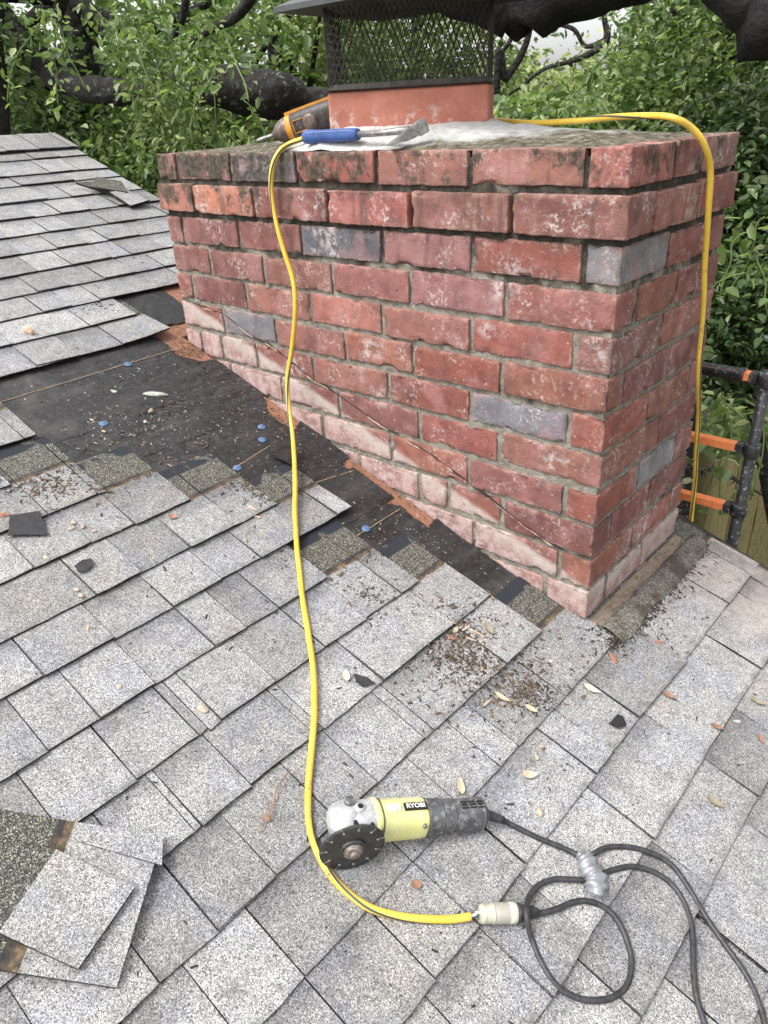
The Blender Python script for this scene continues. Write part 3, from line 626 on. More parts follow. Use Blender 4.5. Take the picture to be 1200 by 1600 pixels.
# clue flue liner (hollow, rounded corners)
def rrect(w_, d_, r, n=5):
    pts = []
    for cx, cy, a0 in ((w_ / 2 - r, d_ / 2 - r, 0), (-w_ / 2 + r, d_ / 2 - r, 90), (-w_ / 2 + r, -d_ / 2 + r, 180), (w_ / 2 - r, -d_ / 2 + r, 270)):
        for i in range(n + 1):
            a = math.radians(a0 + 90 * i / n); pts.append((cx + r * math.cos(a), cy + r * math.sin(a)))
    return pts
def loop3(pts, z): return [LCEN + LX * a + LY * b + Vector((0, 0, z)) for a, b in pts]
LZ = 1.012
m = MB(); oP = rrect(LW, LD, .009); iP = rrect(LW - .04, LD - .04, .01); k = len(oP)
rings = [loop3(oP, .93), loop3(oP, LZ - .003), loop3(rrect(LW - .006, LD - .006, .008), LZ), loop3(iP, LZ), loop3(iP, .6)]
m.add([p for r_ in rings for p in r_], [(a * k + i, a * k + (i + 1) % k, (a + 1) * k + (i + 1) % k, (a + 1) * k + i) for a in range(4) for i in range(k)], 0, False)
m.build('flue_liner', M['liner'], chim, fix=False)
m = MB()   # band at the foot of the cage
P1 = loop3(rrect(LW - .002, LD - .002, .018), LZ + .001); P2 = loop3(rrect(LW - .006, LD - .006, .017), LZ + .014); P3 = loop3(rrect(LW - .016, LD - .016, .014), LZ + .0145)
P4 = loop3(rrect(LW + .014, LD + .014, .02), LZ + .004)
m.add(P4 + P1 + P2 + P3, [(a * k + i, a * k + (i + 1) % k, (a + 1) * k + (i + 1) % k, (a + 1) * k + i) for a in range(3) for i in range(k)], 0, False)
cb = m.build('cage_band', M['blackmetal'], chim, fix=False)
# expanded-metal cage
m = MB(); Zt = 1.168; dw = .0115; dh = .0275; zs = LZ + .012
def strand(pa, pb):
    ed = pb - pa; L = ed.length; ed = ed / L; nn = ed.cross(Vector((0, 0, 1))); nc = int(L / dw); rows = int((Zt - zs) / (dh / 2))
    for c in range(nc + 1):
        for sgn in (0, 1):
            pth = []
            for r_ in range(rows + 1):
                off = dw * (c + (.47 if (r_ + sgn) % 2 else -.47) * (1 if sgn == 0 else 1) * .5 + (.0))
                if sgn: off = dw * (c + .5 + (.47 if (r_ + 1) % 2 else -.47) * .5)
                off = min(max(off, 0), L); z = zs + r_ * dh / 2
                pth.append(pa + ed * off + Vector((0, 0, z)) + nn * .0018 * noise.noise((off * 30, z * 20, pa.x)) + ed * .0012 * noise.noise((off * 60, z * 50, 2)))
            m.tube(pth, .00105, 4, cap=False, up=nn)
c4 = [LCEN + LX * a * (LW / 2 - .004) + LY * b * (LD / 2 - .004) for a, b in ((-1, -1), (1, -1), (1, 1), (-1, 1))]
for i in range(4): strand(c4[i], c4[(i + 1) % 4])
m.build('mesh_cage', M['blackmetal'], chim, fix=False)
# lid: shallow hipped sheet with turned-down rim
m = MB(); x0, x1, y0, y1, zl = -.812, -.262, .016, .345, 1.161
rr = [Vector((x0, y0, zl)), Vector((x1, y0, zl)), Vector((x1, y1, zl - .004)), Vector((x0, y1, zl - .002))]; cc = [Vector((-.62, .17, zl + .075)), Vector((-.45, .17, zl + .075))]
up_ = [v + Vector((0, 0, .010)) for v in rr]; inn = [v * .965 + Vector(((x0 + x1) / 2, (y0 + y1) / 2, zl)) * .035 + Vector((0, 0, .004)) for v in rr]
vs = up_ + cc + rr + inn + [c - Vector((0, 0, .004)) for c in cc]
m.add(up_ + cc, [(0, 1, 5, 4), (1, 2, 5), (2, 3, 4, 5), (3, 0, 4)], 1)
m.add(vs, [(6, 10, 11, 7), (7, 11, 12, 8), (8, 12, 13, 9), (9, 13, 10, 6), (10, 14, 15, 11), (11, 15, 12), (12, 15, 14, 13), (13, 14, 10)], 0)
m.add(up_ + rr, [(0, 4, 5, 1), (1, 5, 6, 2), (2, 6, 7, 3), (3, 7, 4, 0)], 1)
m.build('cap_lid', [M['lid'], M['rim']], chim)
# old flashing cut in the wall, its groove shade drawn as a black tube
CUT = [(285, 466), (300, 472), (330, 484), (350, 492), (397, 527), (420, 538), (452, 563), (485, 590), (515, 608), (540, 625), (597, 665), (632, 685), (680, 715), (730, 752), (760, 775), (782, 792), (830, 828), (880, 860), (921, 872)]
m = MB(); cp = smooth_path([yat(*q, -.0015) for q in CUT], 5)
pp = [p + Vector((.0015 * noise.noise(p * 55), .0008, .0022 * noise.noise(p * 48))) for p in smooth_path(cp, 3)]
m.tube(pp, [max(.0003, .0010 + .0022 * noise.noise(p * 34)) for p in pp], 6, rough=.5, nf=150); m.build('old_flashing_cut', M['slot'], chim, fix=False)
m = MB(); run = []
for i, p in enumerate(pp):
    if noise.noise(p * 13 + Vector((5, 0, 0))) > .02: run.append(p + Vector((0, .0016, -.0045)))
    else:
        if len(run) > 4: m.tube(run, [max(.0006, .0022 + .0030 * noise.noise(q * 45)) for q in run], 6, rough=.6, nf=120)
        run = []
m.each('sealant_bead', M['bead'], chim, 1, False)

# ------------------------------------------------------------------ yellow extension cord
pts = [roof(736, 1431, .014), roof(700, 1436, .009), roof(640, 1434, .008), roof(590, 1423, .007), roof(555, 1404, .007), roof(522, 1374, .007), roof(498, 1335, .007), roof(484, 1290, .007), roof(482, 1230, .007), roof(487, 1170, .009), roof(492, 1110, .010), roof(489, 1040, .008), roof(480, 980, .007), roof(470, 920, .007), roof(464, 850, .012), roof(461, 790, .016), roof(461, 740, .02)]
a = roof(459, 700, .02); pts += [a, yat(452, 640, -.075), yat(450, 590, -.055), yat(456, 545, -.045), yat(461, 490, -.04), yat(458, 440, -.035), yat(445, 395, -.033), yat(431, 345, -.03), yat(424, 300, -.028), yat(426, 262, -.022), yat(436, 238, -.006)]
pts += [yat(452, 225, .02), yat(475, 216, .045), Vector((-.86, .13, .935)), Vector((-.87, .27, .945)), Vector((-.76, .37, .938)), Vector((-.61, .405, .942))]
pts += [yat(768, 188, .35), yat(830, 192, .28), yat(900, 189, .25), yat(960, 183, .22), yat(1010, 181, .19), yat(1050, 184, .165), xat(1080, 200, .012), xat(1102, 228, .03), xat(1111, 270, .036), xat(1106, 340, .034), xat(1101, 420, .03), xat(1098, 500, .03), xat(1092, 590, .03), yat(1091, 650, .47), yat(1087, 730, .525), yat(1079, 815, .575)]
e = pts[-1]; pts += [Vector((e.x - .006, .585, e.z - .12)), Vector((e.x - .02, .60, e.z - .45)), Vector((e.x - .10, RAKE + .10, e.z - 1.2)), Vector((e.x - .35, RAKE + .3, -3.1)), Vector((e.x - 1.1, RAKE + 1.2, -3.17))]
path = smooth_path(pts, 8); path = [p + Vector((noise.noise(p * 9 + Vector((3, 0, 0))), noise.noise(p * 9), 0)) * .0022 for p in path]
cord = empty('extension_cord', pts[0], 'yellow extension cord with thin dark stripe looping over the brick chimney', 'extension cord')
m = MB(); RCD = .0056; m.tube(path, [RCD * (1 + .03 * noise.noise(p * 30)) for p in path], 14); m.build('sheath', M['yellow'], cord, fix=False)
# spiralling stripe along the sheath
vs = []; n = len(path); u = Vector((0, 0, 1)); dist = 0
for i in range(n):
    t = (path[min(i + 1, n - 1)] - path[max(i - 1, 0)]).normalized(); u = (u - t * u.dot(t)).normalized(); w_ = t.cross(u)
    if i: dist += (path[i] - path[i - 1]).length
    ph = 3.4 + dist * 7 + 1.6 * math.sin(dist * 4)
    for k in range(4):
        an = ph + (k - 1.5) * .19; vs.append(path[i] + (u * math.cos(an) + w_ * math.sin(an)) * RCD * 1.055)
m = MB(); m.add(vs, [(i * 4 + k, i * 4 + k + 1, (i + 1) * 4 + k + 1, (i + 1) * 4 + k) for i in range(n - 1) for k in range(3)], 0, True); m.build('stripe', M['stripe'], cord, fix=False)
# stripped inner wires and clear connector
a, b = roof(735, 1431, .014), roof(751, 1427, .015)
for dz, mt in ((.002, 'white'), (-.002, 'nail')):
    m = MB(); m.tube(smooth_path([a, a.lerp(b, .4) + Vector((.002, 0, dz * 1.4)), a.lerp(b, .7) + Vector((-.002, 0, dz)), b], 5), .0017, 8); m.build('inner_wire', M[mt], cord, fix=False)
c0, c1 = roof(750, 1428, .015), roof(806, 1426, .015); ax = (c1 - c0); Lc = ax.length; ax.normalize()
con = MB(); con.lathe(c0, ax, [(0, .008), (.001, .0125), (.006, .0135), (.007, .0125), (.009, .0135), (.011, .0125), (.013, .0135), (.015, .0125), (.0175, .0142), (.02, .0142)], 20)
con.lathe(c0, ax, [(Lc - .012, .0142), (Lc - .002, .0146), (Lc, .0135)], 20)
cn = con.build('connector', M['cream'], cord)
m = MB(); m.lathe(c0, ax, [(.018, .0138), (.022, .0142), (Lc - .012, .0142), (Lc - .008, .0138)], 20); m.build('clear_window', M['clear'], cn)
m = MB(); m.lathe(c0, ax, [(.02, .006), (.022, .0095), (Lc * .55, .0095), (Lc * .6, .007), (Lc - .012, .007)], 12); m.build('contact_block', M['steel'], cn)

# ------------------------------------------------------------------ angle grinder with its cord
hc = .052; dc = roof(551, 1326, hc); tail = roof(756, 1271, .024)
Ax = roof(700, 1273, .032) - roof(590, 1281, .042); Ax.normalize()
hv = Vector((.62, -.60, -.02)); nd = (hv - Ax * hv.dot(Ax)).normalized(); Up = nd.cross(Ax).normalized()
if Up.z < 0: Up = -Up
hd = dc - nd * .043                                     # gear head centre behind the disc
grd = empty('angle_grinder', R(dc.x, dc.y, 0), 'lime green and grey angle grinder lying on the shingles', 'angle grinder')
m = MB(); DR = .0480
prof = [(0, .0001), (0, .009), (.0, DR * .42), (-.0015, DR * .5), (-.0015, DR), (-.0033, DR), (-.0033, .0001)]
m.lathe(dc, nd, [(0, .001), (0, DR * .40), (-.002, DR * .52), (-.0012, DR * .8), (-.0012, DR), (-.0035, DR), (-.0035, .001)], 64)
blade = m.build('cutting_disc', M['disc'], grd)
m = MB(); a0 = .4
for i in range(11):
    an = a0 + i * 2 * math.pi / 11; d = Ax * math.cos(an) + Up * math.sin(an); sd2 = nd.cross(d); p = dc + d * DR * .86 + nd * -.0009
    m.box(p + d * .0024, (.0085, .0013, .0012), Matrix((d, sd2, nd)).transposed()); m.lathe(dc + d * DR * .79 + nd * -.0015, nd, [(0, .0021), (.0016, .0021)], 10)
m.each('rim_slot', M['steel'], blade, 2)
m = MB(); m.lathe(dc, nd, [(0, .0205), (.0035, .0195), (.0045, .016), (.0045, .001)], 32); m.build('clamp_flange', M['disc'], grd)
m = MB(); m.lathe(dc, nd, [(.004, .0135), (.0085, .013), (.009, .0115)], 6); m.lathe(dc, nd, [(.008, .0062), (.0135, .0058), (.014, .002)], 16); m.lathe(dc, nd, [(.004, .0145), (.006, .0145)], 24); m.build('spindle_nut', M['nut'], grd)
# gear case
m = MB(); m.lathe(hd - nd * .030, nd, [(0, .010), (.002, .017), (.008, .024), (.018, .0275), (.032, .0280), (.040, .025), (.048, .021), (.056, .018), (.0715, .0165)], 32, sq=2.6)
m.lathe(hd - Ax * .004, Ax, [(0, .018), (.004, .024), (.020, .0275), (.034, .0285), (.040, .0292), (.045, .0292)], 32, sq=3)
for s_ in (-1, 1): m.lathe(hd + Up * .0245 * s_ + Ax * .016 - nd * .004, Up * s_, [(-.006, .010), (.004, .009), (.006, .0065)], 16)
gc = m.build('gear_case', M['casting'], grd)
m = MB()
for s_, q in ((1, .030), (-1, .030), (1, .006)): m.lathe(hd + Ax * q + Up * .021 * s_ + nd * .014, nd, [(0, .0038), (.014, .0038), (.0145, .003)], 12)
m.lathe(hd + Up * .0300 + Ax * .016 - nd * .004, Up, [(0, .0042), (.0014, .0042)], 12)
m.each('case_screw', M['slot'], gc)
bo = hd + Ax * .036
m = MB(); m.lathe(bo, Ax, [(0, .0275), (.002, .0305), (.008, .0305), (.012, .0280), (.070, .0272), (.086, .0268), (.089, .0255)], 40, sq=2.7); m.build('motor_housing', M['lime'], grd)
t0 = bo + Ax * .088; axt = (tail - t0); LT = axt.length; axt.normalize()
m = MB(); m.lathe(t0, axt, [(0, .0265), (.004, .0256), (LT * .3, .0240), (LT * .55, .0226), (LT * .8, .0232), (LT * .93, .0226), (LT, .018), (LT + .002, .010)], 36, sq=2.6); hdl = m.build('rear_handle', M['dustgrey'], grd)
vw = (CAM - (t0 + axt * LT * .75)).normalized(); sdv = axt.cross(vw).normalized(); vn = sdv.cross(axt).normalized()
m = MB()
for a in range(3):
    for b in range(3):
        p = t0 + axt * LT * (.60 + .135 * a) + (vn * math.cos(.22 * b + .42) + sdv * (-1 if sdv.z < 0 else 1) * math.sin(.22 * b + .42)) * .0243
        m.box(p, (.010, .0022, .0022), Matrix((axt, sdv, vn)).transposed())
m.each('vent_slot', M['slot'], hdl)
m = MB()
for q in (.012, .0135): m.lathe(bo + Ax * (q + .0005), Ax, [(0, .0287), (.0006, .0287)], 40, sq=2.7)
m.lathe(bo + Ax * .0855, Ax, [(0, .0274), (.001, .0274)], 40, sq=2.7); m.each('housing_seam', M['slot'], grd)
m = MB(); m.lathe(t0 + axt * LT * .22, axt, [(0, .0254), (.002, .0254)], 36, sq=2.6); m.lathe(t0 + axt * LT * .42, axt, [(0, .0240), (.0016, .0240)], 36, sq=2.6); m.lathe(t0 + axt * LT * .90, axt, [(0, .0236), (.003, .0236)], 36, sq=2.6); m.each('handle_rib', M['dustgrey'], hdl)
m = MB()
for s_, q in ((1, .010), (1, .078), (-1, .078)):
    pz = bo + Ax * q + nd * .0268 + Up * .014 * s_; m.lathe(pz, nd, [(-.004, .0032), (.0012, .0032), (.0016, .002)], 12)
m.each('housing_screw', M['nut'], grd)
m = MB(); gp = [hd + nd * .030 + (Ax * math.cos(a) + Up * math.sin(a)) * .0245 for a in np.linspace(.6, 3.3, 14)]; m.tube(gp, .0022, 8); m.build('guard_clamp', M['casting'], gc, fix=False)
m = MB(); m.lathe(hd - Up * -.027 + Ax * .002 - nd * .014, Up, [(0, .008), (.006, .0075), (.007, .006)], 18); m.build('spindle_lock_button', M['dustgrey'], gc)
# maker's label: flat plate with lettering
vb = (CAM - (bo + Ax * .06)).normalized(); sl = vb.cross(Ax).normalized(); sl = sl if sl.z > 0 else -sl; ang = math.radians(33)
nl0 = Ax.cross(sl).normalized(); nl0 = nl0 if nl0.dot(vb) > 0 else -nl0
nl = (nl0 * math.cos(ang) + sl * math.sin(ang)).normalized(); ul = (sl * math.cos(ang) - nl0 * math.sin(ang)).normalized()
lc = bo + Ax * .066 + nl * .0300
m = MB(); m.box(lc, (.036, .0118, .0028), Matrix((Ax, ul, nl)).transposed()); lab = m.build('maker_label', M['slot'], grd)
def text(body, size, loc, X, Y, mat, name, parent, ext=.0003, wx=1.0):
    cu = bpy.data.curves.new(name, 'FONT'); cu.body = body; cu.size = size; cu.align_x = 'CENTER'; cu.align_y = 'CENTER'; cu.extrude = ext; cu.offset = size * .018
    to = bpy.data.objects.new('tmp', cu); C.objects.link(to); dg = bpy.context.evaluated_depsgraph_get(); me = bpy.data.meshes.new_from_object(to.evaluated_get(dg)); bpy.data.objects.remove(to)
    Z = X.cross(Y); Mx = Matrix((X * wx, Y, Z)).transposed().to_4x4(); Mx.translation = loc; me.transform(Mx); me.materials.clear(); me.materials.append(mat)
    o = bpy.data.objects.new(name, me); C.objects.link(o); o.parent = parent; 
    return o
text('RYOBI', .0100, lc + nl * .0016, Ax, ul, M['white'], 'lettering', lab, wx=1.08)
m = MB(); p = bo + Ax * .028 + nl * .0297; m.box(p, (.013, .011, .004), Matrix((Ax, ul, nl)).transposed()); m.box(p + Ax * .011, (.005, .009, .003), Matrix((Ax, ul, nl)).transposed()); m.build('slide_switch', M['white'], grd)
# power cord: boot, cable, tape wrap, loops, plug
rc = .0044
m = MB(); m.lathe(tail, (roof(782, 1280, .02) - tail), [(-.004, .012), (.004, .0085), (.012, .0075), (.026, .0068), (.034, .006)], 14); m.build('strain_relief', M['rubber'], grd)
up = .006
cab = [[(tail), roof(782, 1280, .014), roof(800, 1289, .008), roof(840, 1309, up), roof(880, 1325, up), roof(907, 1338, .010)],
       [roof(925, 1336, .012), roof(948, 1324, .008), roof(985, 1324, up), roof(1020, 1334, up), roof(1050, 1352, up), roof(1075, 1386, up), roof(1100, 1428, up), roof(1130, 1472, up), roof(1165, 1522, up), roof(1185, 1565, up), roof(1197, 1610, up), roof(1205, 1680, up)],
       [roof(822, 1432, .013), roof(840, 1428, .010), roof(868, 1421, .009), roof(895, 1410, up), roof(918, 1408, up), roof(945, 1418, up), roof(966, 1440, up), roof(981, 1474, up), roof(987, 1505, up), roof(980, 1538, up), roof(960, 1557, up), roof(935, 1563, up), roof(905, 1560, up), roof(872, 1542, up), roof(848, 1508, up), roof(831, 1468, up), roof(823, 1430, .030), roof(826, 1403, .014), roof(842, 1383, up), roof(866, 1374, up), roof(890, 1374, .008), roof(915, 1375, .010)],
       [roof(938, 1368, .010), roof(955, 1360, .007), roof(985, 1354, up), roof(1010, 1358, up), roof(1035, 1370, up), roof(1055, 1388, up), roof(1070, 1413, up), roof(1080, 1445, up), roof(1083, 1480, up), roof(1084, 1520, up), roof(1089, 1560, up), roof(1101, 1600, up), roof(1115, 1660, up)]]
m = MB()
for c_ in cab: m.tube(smooth_path(c_, 7), rc, 12)
m.each('power_cord', M['rubber'], grd, 1, False)
m = MB(); tp = [roof(905, 1334, .010), roof(914, 1345, .014), roof(922, 1358, .018), roof(930, 1372, .019), roof(931, 1388, .017), roof(930, 1396, .012)]; tp = smooth_path(tp, 8)
m.tube(tp, [(.005 + .0105 * math.sin(min(1, (i + 2) / 18) * math.pi / 2)) * (1 + .12 * math.sin(i * 1.1)) * (1 if i < 36 else .8) for i in range(len(tp))], 18, rough=.35, nf=60)
for q, r_ in (((918, 1350), .0135), ((932, 1362), .014)): m.lathe(roof(*q, .014) - Vector((0, .008, 0)), Vector((.8, .6, .35)), [(0, r_ * .9), (.006, r_), (.013, r_ * .85)], 16)
m.build('tape_wrap', M['tape'], grd, fix=False)
m = MB(); p0_ = c1; a_ = (roof(850, 1424, .010) - c1).normalized(); m.lathe(p0_, a_, [(0, .013), (.002, .0135), (.008, .0125), (.014, .010), (.016, .0085), (.018, .009), (.020, .0075), (.022, .0085), (.024, .007), (.028, .0078), (.036, .0052)], 18); m.build('plug', M['rubber'], grd)

# ------------------------------------------------------------------ hammer on the crown
g0 = Vector((-.757, .022, .932)); g1 = Vector((-.600, .022, .934)); s1 = yat(640, 203, .022)
ham = empty('hammer', g0, 'hammer with blue rubber grip lying on the chimney top', 'hammer')
ga = (g1 - g0).normalized()
m = MB(); m.lathe(g0, ga, [(0, .008), (.002, .0125), (.012, .0145), (.05, .0125), (.09, .0128), (.125, .0125), (.150, .0115), (.156, .0105), (.158, .008)], 24, sq=2.5); gr = m.build('grip', M['blue'], ham)
m = MB()
for i in range(22):
    for sft in (0, 1):
        p = g0 + ga * (.018 + i * .0058 + sft * .002) + Vector((0, -.0125 + .0035 * sft, .0085 - .0005 * sft)); m.box(p, (.0028, .0016, .0012))
m.build('grip_stitching', M['speck'], gr)
m = MB(); m.tube([g1 - ga * .01, g1 + ga * .06, s1], [.0062, .0062, .0075], 10); m.build('shank', M['steel'], ham, fix=False)
h0 = yat(608, 229, -.006); h1 = yat(664, 197, .05); h0.z = max(h0.z, .912); m = MB()
hv_ = (h1 - h0); Lh = hv_.length; hu = hv_.normalized(); ww = hu.cross(Vector((0, 0, 1))).normalized(); uu = ww.cross(hu)
st = [(0, .0185, .0016), (.10, .019, .0030), (.30, .016, .0055), (.48, .013, .0095), (.60, .0105, .0105), (.74, .0105, .0105), (.80, .0135, .013), (1, .0135, .013), (1.03, .0115, .011)]; vs = []
for t, a, b in st:
    c_ = h0 + hv_ * t
    for i, j in ((-1, -1), (-.7, -1.12), (.7, -1.12), (1, -1), (1, 1), (.7, 1.12), (-.7, 1.12), (-1, 1)): vs.append(c_ + ww * a * i + uu * b * j * .9 + Vector((0, 0, .002)))
k = 8; m.add(vs, [(i * k + a, i * k + (a + 1) % k, (i + 1) * k + (a + 1) % k, (i + 1) * k + a) for i in range(len(st) - 1) for a in range(k)] + [tuple(range(k)), tuple(range(len(vs) - k, len(vs)))]); m.build('head', M['steel'], ham)

# ------------------------------------------------------------------ drill
d0 = yat(432, 198, .075); d1 = yat(500, 172, .16); dax = (d1 - d0).normalized(); dax.z = .30; dax.normalize()
drl = empty('power_drill', d0, 'orange and black cordless drill lying beside the clay flue', 'drill')
d0 = Vector((-.915, .085, .940)); dax = Vector((.80, .42, .235)).normalized()
m = MB(); m.tube([d0 - dax * .056 + Vector((0, 0, -.002)), d0 - dax * .03, d0 - dax * .008], [.0034, .0042, .0048], 10); m.lathe(d0 - dax * .058, dax, [(0, .002), (.004, .0052), (.026, .0055), (.028, .004)], 6); m.build('driver_bit', M['steel'], drl, fix=False)
m = MB(); m.lathe(d0 - dax * .012, dax, [(0, .007), (.006, .012), (.014, .020), (.030, .026), (.042, .0275), (.044, .0265)], 30); m.build('chuck', M['chuck'], drl)
m = MB(); m.lathe(d0 + dax * .030, dax, [(0, .0275), (.002, .030), (.014, .0305), (.016, .029)], 30); m.build('collar_ring', M['orange'], drl)
m = MB(); m.lathe(d0 + dax * .044, dax, [(0, .028), (.003, .0300), (.05, .0305), (.10, .030), (.135, .028), (.14, .022)], 30, sq=2.7); bd = m.build('body_shell', M['toolblack'], drl)
sv = (CAM - (d0 + dax * .07)); sv = (sv - dax * sv.dot(dax)).normalized(); tv = dax.cross(sv).normalized(); tv = tv if tv.z > 0 else -tv
m = MB()
for a, b, la, lb in ((-.5, 0, .0014, .026), (.5, 0, .0014, .026), (0, -.5, .030, .0014), (0, .5, .030, .0014)):
    m.box(d0 + dax * (.066 + a * .029) + tv * b * .025 + sv * .0306, (la, lb, .002), Matrix((dax, tv, sv)).transposed())
m.build('panel_outline', M['orange'], bd)
m = MB(); m.lathe(d0 + dax * .094 + sv * .022, sv, [(0, .018), (.010, .0175), (.014, .0145), (.015, .010)], 26); m.build('side_dial', M['chuck'], bd)
m = MB(); q0 = d0 + dax * .034 + tv * .029; q1 = d0 + dax * .155 + tv * .029; m.box((q0 + q1) / 2, ((q1 - q0).length, .011, .028), Matrix((dax, tv, sv)).transposed()); m.build('top_strip', M['orange'], drl)
m = MB(); hq = d0 + dax * .10 + sv * .004; hdn = Vector((.25, .55, -.06)).normalized(); m.tube([hq, hq + hdn * .05, hq + hdn * .11], [.019, .017, .019], 14); m.build('handle', M['toolblack'], drl, fix=False)
rg = yat(507, 177, .04); m = MB()
for i in range(9):
    a = random.uniform(0, 6.28); c_ = rg + Vector((.004 * math.sin(a * 3), .05, 0))
    m.tube(smooth_path([c_ + Vector((.012 * math.cos(a + q * .9), .010 * math.sin(q * 1.3 + a), -.022 + q * .009)) for q in range(6)], 5), .0034, 6)
rg_o = thing_mesh(m, 'rag', M['cloth'], (rg.x, rg.y + .05, .94), 'small crumpled white and grey rag against the clay flue', 'rag')

# ------------------------------------------------------------------ loose shingles
def px_slab(mb, pts, h, th, mi=0, me=1, t=.3, sub=True):
    P = [roof(*q, hh) for q, hh in zip(pts, h)]; b = len(mb.v); mb.slab(P, RN, th, mi, me)
    for i in range(b, len(mb.v)): mb.t[i] = t
ls = empty('loose_shingle', roof(110, 1400), 'torn off grey shingle with second tab lying flat at the left edge', 'loose shingle', None)
m = MB()
px_slab(m, [(118, 1284), (255, 1305), (182, 1543), (28, 1520)], (.012, .018, .016, .012), .0042)
px_slab(m, [(104, 1282), (118, 1284), (28, 1520), (10, 1517)], (.0115, .012, .012, .0115), .0042, t=1.04)
px_slab(m, [(92, 1280), (104, 1282), (10, 1517), (-8, 1514)], (.011, .0115, .0115, .011), .0042, t=1.10)
px_slab(m, [(-160, 1236), (92, 1280), (-8, 1514), (-260, 1470)], (.008, .011, .011, .008), .0042, t=1.4)
m.build('base_layer', [M['shingle'], M['asphalt']], ls, fix=False)
m = MB(); px_slab(m, [(120, 1314), (253, 1352), (255, 1305), (118, 1284)], (.0148, .0205, .0205, .0148), .0026, t=.8); m.build('upper_layer_corner', [M['shingle'], M['asphalt']], ls, fix=False)
m = MB(); px_slab(m, [(88, 1327), (211, 1385), (122, 1514), (-2, 1457)], (.020, .026, .022, .019), .005, t=.35); px_slab(m, [(-150, 1300), (88, 1327), (-2, 1457), (-200, 1420)], (.014, .020, .019, .014), .005, t=1.5); m.build('loose_tab', [M['shingle'], M['asphalt']], ls, fix=False)
for pts_, hh_, th_, t_, lb in [([(118, 285), (160, 282), (232, 310), (234, 314), (204, 322), (170, 302)], (.03, .04, .03, .022, .012, .012), .006, 1.5, 'long dark weathered shingle scrap at the bottom of the pile near the ridge'),
                               ([(172, 300), (196, 295), (234, 312), (204, 321)], (.030, .034, .030, .020), .004, .6, 'lighter grey end piece on the lower right of the scrap pile'),
                               ([(140, 291), (150, 276), (190, 283), (200, 300)], (.030, .052, .054, .036), .004, 1.5, 'dark bent scrap lying on top of the scrap pile')]:
    m = MB(); px_slab(m, pts_, hh_, th_, t=t_); q = roof(sum(a[0] for a in pts_) / len(pts_), sum(a[1] for a in pts_) / len(pts_)); thing_mesh(m, 'shingle_scrap', [M['shingle'], M['asphalt']], q, lb, 'shingle scrap')

# ------------------------------------------------------------------ small scattered things
def blob(mb, c, ax, szs, seed, mi=0, flat=False):             # irregular lump
    bm = bmesh.new(); bmesh.ops.create_icosphere(bm, subdivisions=2, radius=1); Mx = Matrix.Rotation(ax, 3, 'Z')
    vs = []
    for v in bm.verts:
        p = v.co.copy(); p *= 1 + .38 * noise.noise(p * 1.6 + Vector((seed, seed * .3, 0))) + .15 * noise.noise(p * 4 + Vector((seed, 0, 0)))
        p = Mx @ Vector((p.x * szs[0], p.y * szs[1], p.z * szs[2])); vs.append(Vector(c) + Vector((p.x, p.y, SL * p.x)) + RN * p.z)
    mb.add(vs, [tuple(v.index for v in f.verts) for f in bm.faces], mi, False); bm.free()
def surf_h(p):                                                 # height of the shingle top over the mean plane here
    k = [b for b in BUTT if b > p.x]; 
    if not k: return .003
    b = k[0]; i = BUTT.index(b); up = BUTT[i - 1] if i else b - .12; t = (b - p.x) / (b - up)
    if p.y > YEND.get(b, 9): return -.007
    return .0056 - .0046 * t
def leaf_mesh(mb, p, L, Wd, a, curl=.25, mi=0):
    d = Vector((math.cos(a), math.sin(a), 0)); s_ = Vector((-d.y, d.x, 0)); vs = []; n = 8
    for i in range(n + 1):
        f = i / n; wv = Wd / 2 * math.sin(math.pi * f ** .8) ** .8 if 0 < f < 1 else .0002; zc = .0012 + curl * L * (2 * f - 1) ** 2 * .5
        for q in (-1, 0, 1): 
            off = d * (f - .5) * L + s_ * wv * q; vs.append(p + Vector((off.x, off.y, SL * off.x)) + RN * (zc + abs(q) * wv * .35))
    b = len(vs); vs2 = vs + [v - RN * .0006 for v in vs]; fs = []
    for i in range(n):
        for q in (0, 1):
            f = (i * 3 + q, i * 3 + q + 1, (i + 1) * 3 + q + 1, (i + 1) * 3 + q); fs += [f, tuple(b + z for z in f[::-1])]
    mb.add(vs2, fs, mi, True)
def leaf(u, v, L, Wd, a, mt, label):
    p = roof(u, v); p = p + RN * (surf_h(p) + .0008); m = MB(); leaf_mesh(m, p, L, Wd, a)
    thing_mesh(m, 'fallen_leaf', M[mt], p, label, 'leaf', 'fallen leaves on the shingles')
leaf(718, 1232, .030, .013, 2.3, 'leafdry', 'tan leaf standing just behind the grey handle of the angle grinder')
leaf(826, 1213, .028, .014, .9, 'leafdry', 'folded tan leaf on the shingles, up and right of the grinder')
leaf(840, 1273, .016, .009, 2.2, 'leafdry', 'small tan leaf just above the black grinder cord')
leaf(923, 1079, .031, .013, .3, 'leafyel', 'pale yellow oval leaf below the chimney corner')
leaf(828, 1111, .024, .011, .25, 'leafdry', 'tan oval leaf at the lower end of the debris trail')
leaf(783, 1092, .030, .010, .2, 'leafdry', 'long tan leaf lying in the debris trail')
leaf(1043, 1088, .026, .012, .2, 'leafbrown', 'dark curled leaf on a shingle edge at the right')
leaf(1117, 1139, .026, .010, .5, 'leafbrown', 'brown leaf lying across a shingle butt near the right edge')
leaf(1115, 1256, .030, .015, .1, 'leafolive', 'grey olive leaf alone on a shingle at the right')
leaf(1181, 1098, .034, .011, .3, 'leafolive', 'grey green leaf close to the right edge of the roof picture')
leaf(650, 1384, .016, .014, 1.2, 'leafbrown', 'tiny crumpled brown leaf between the grinder and the yellow cord')
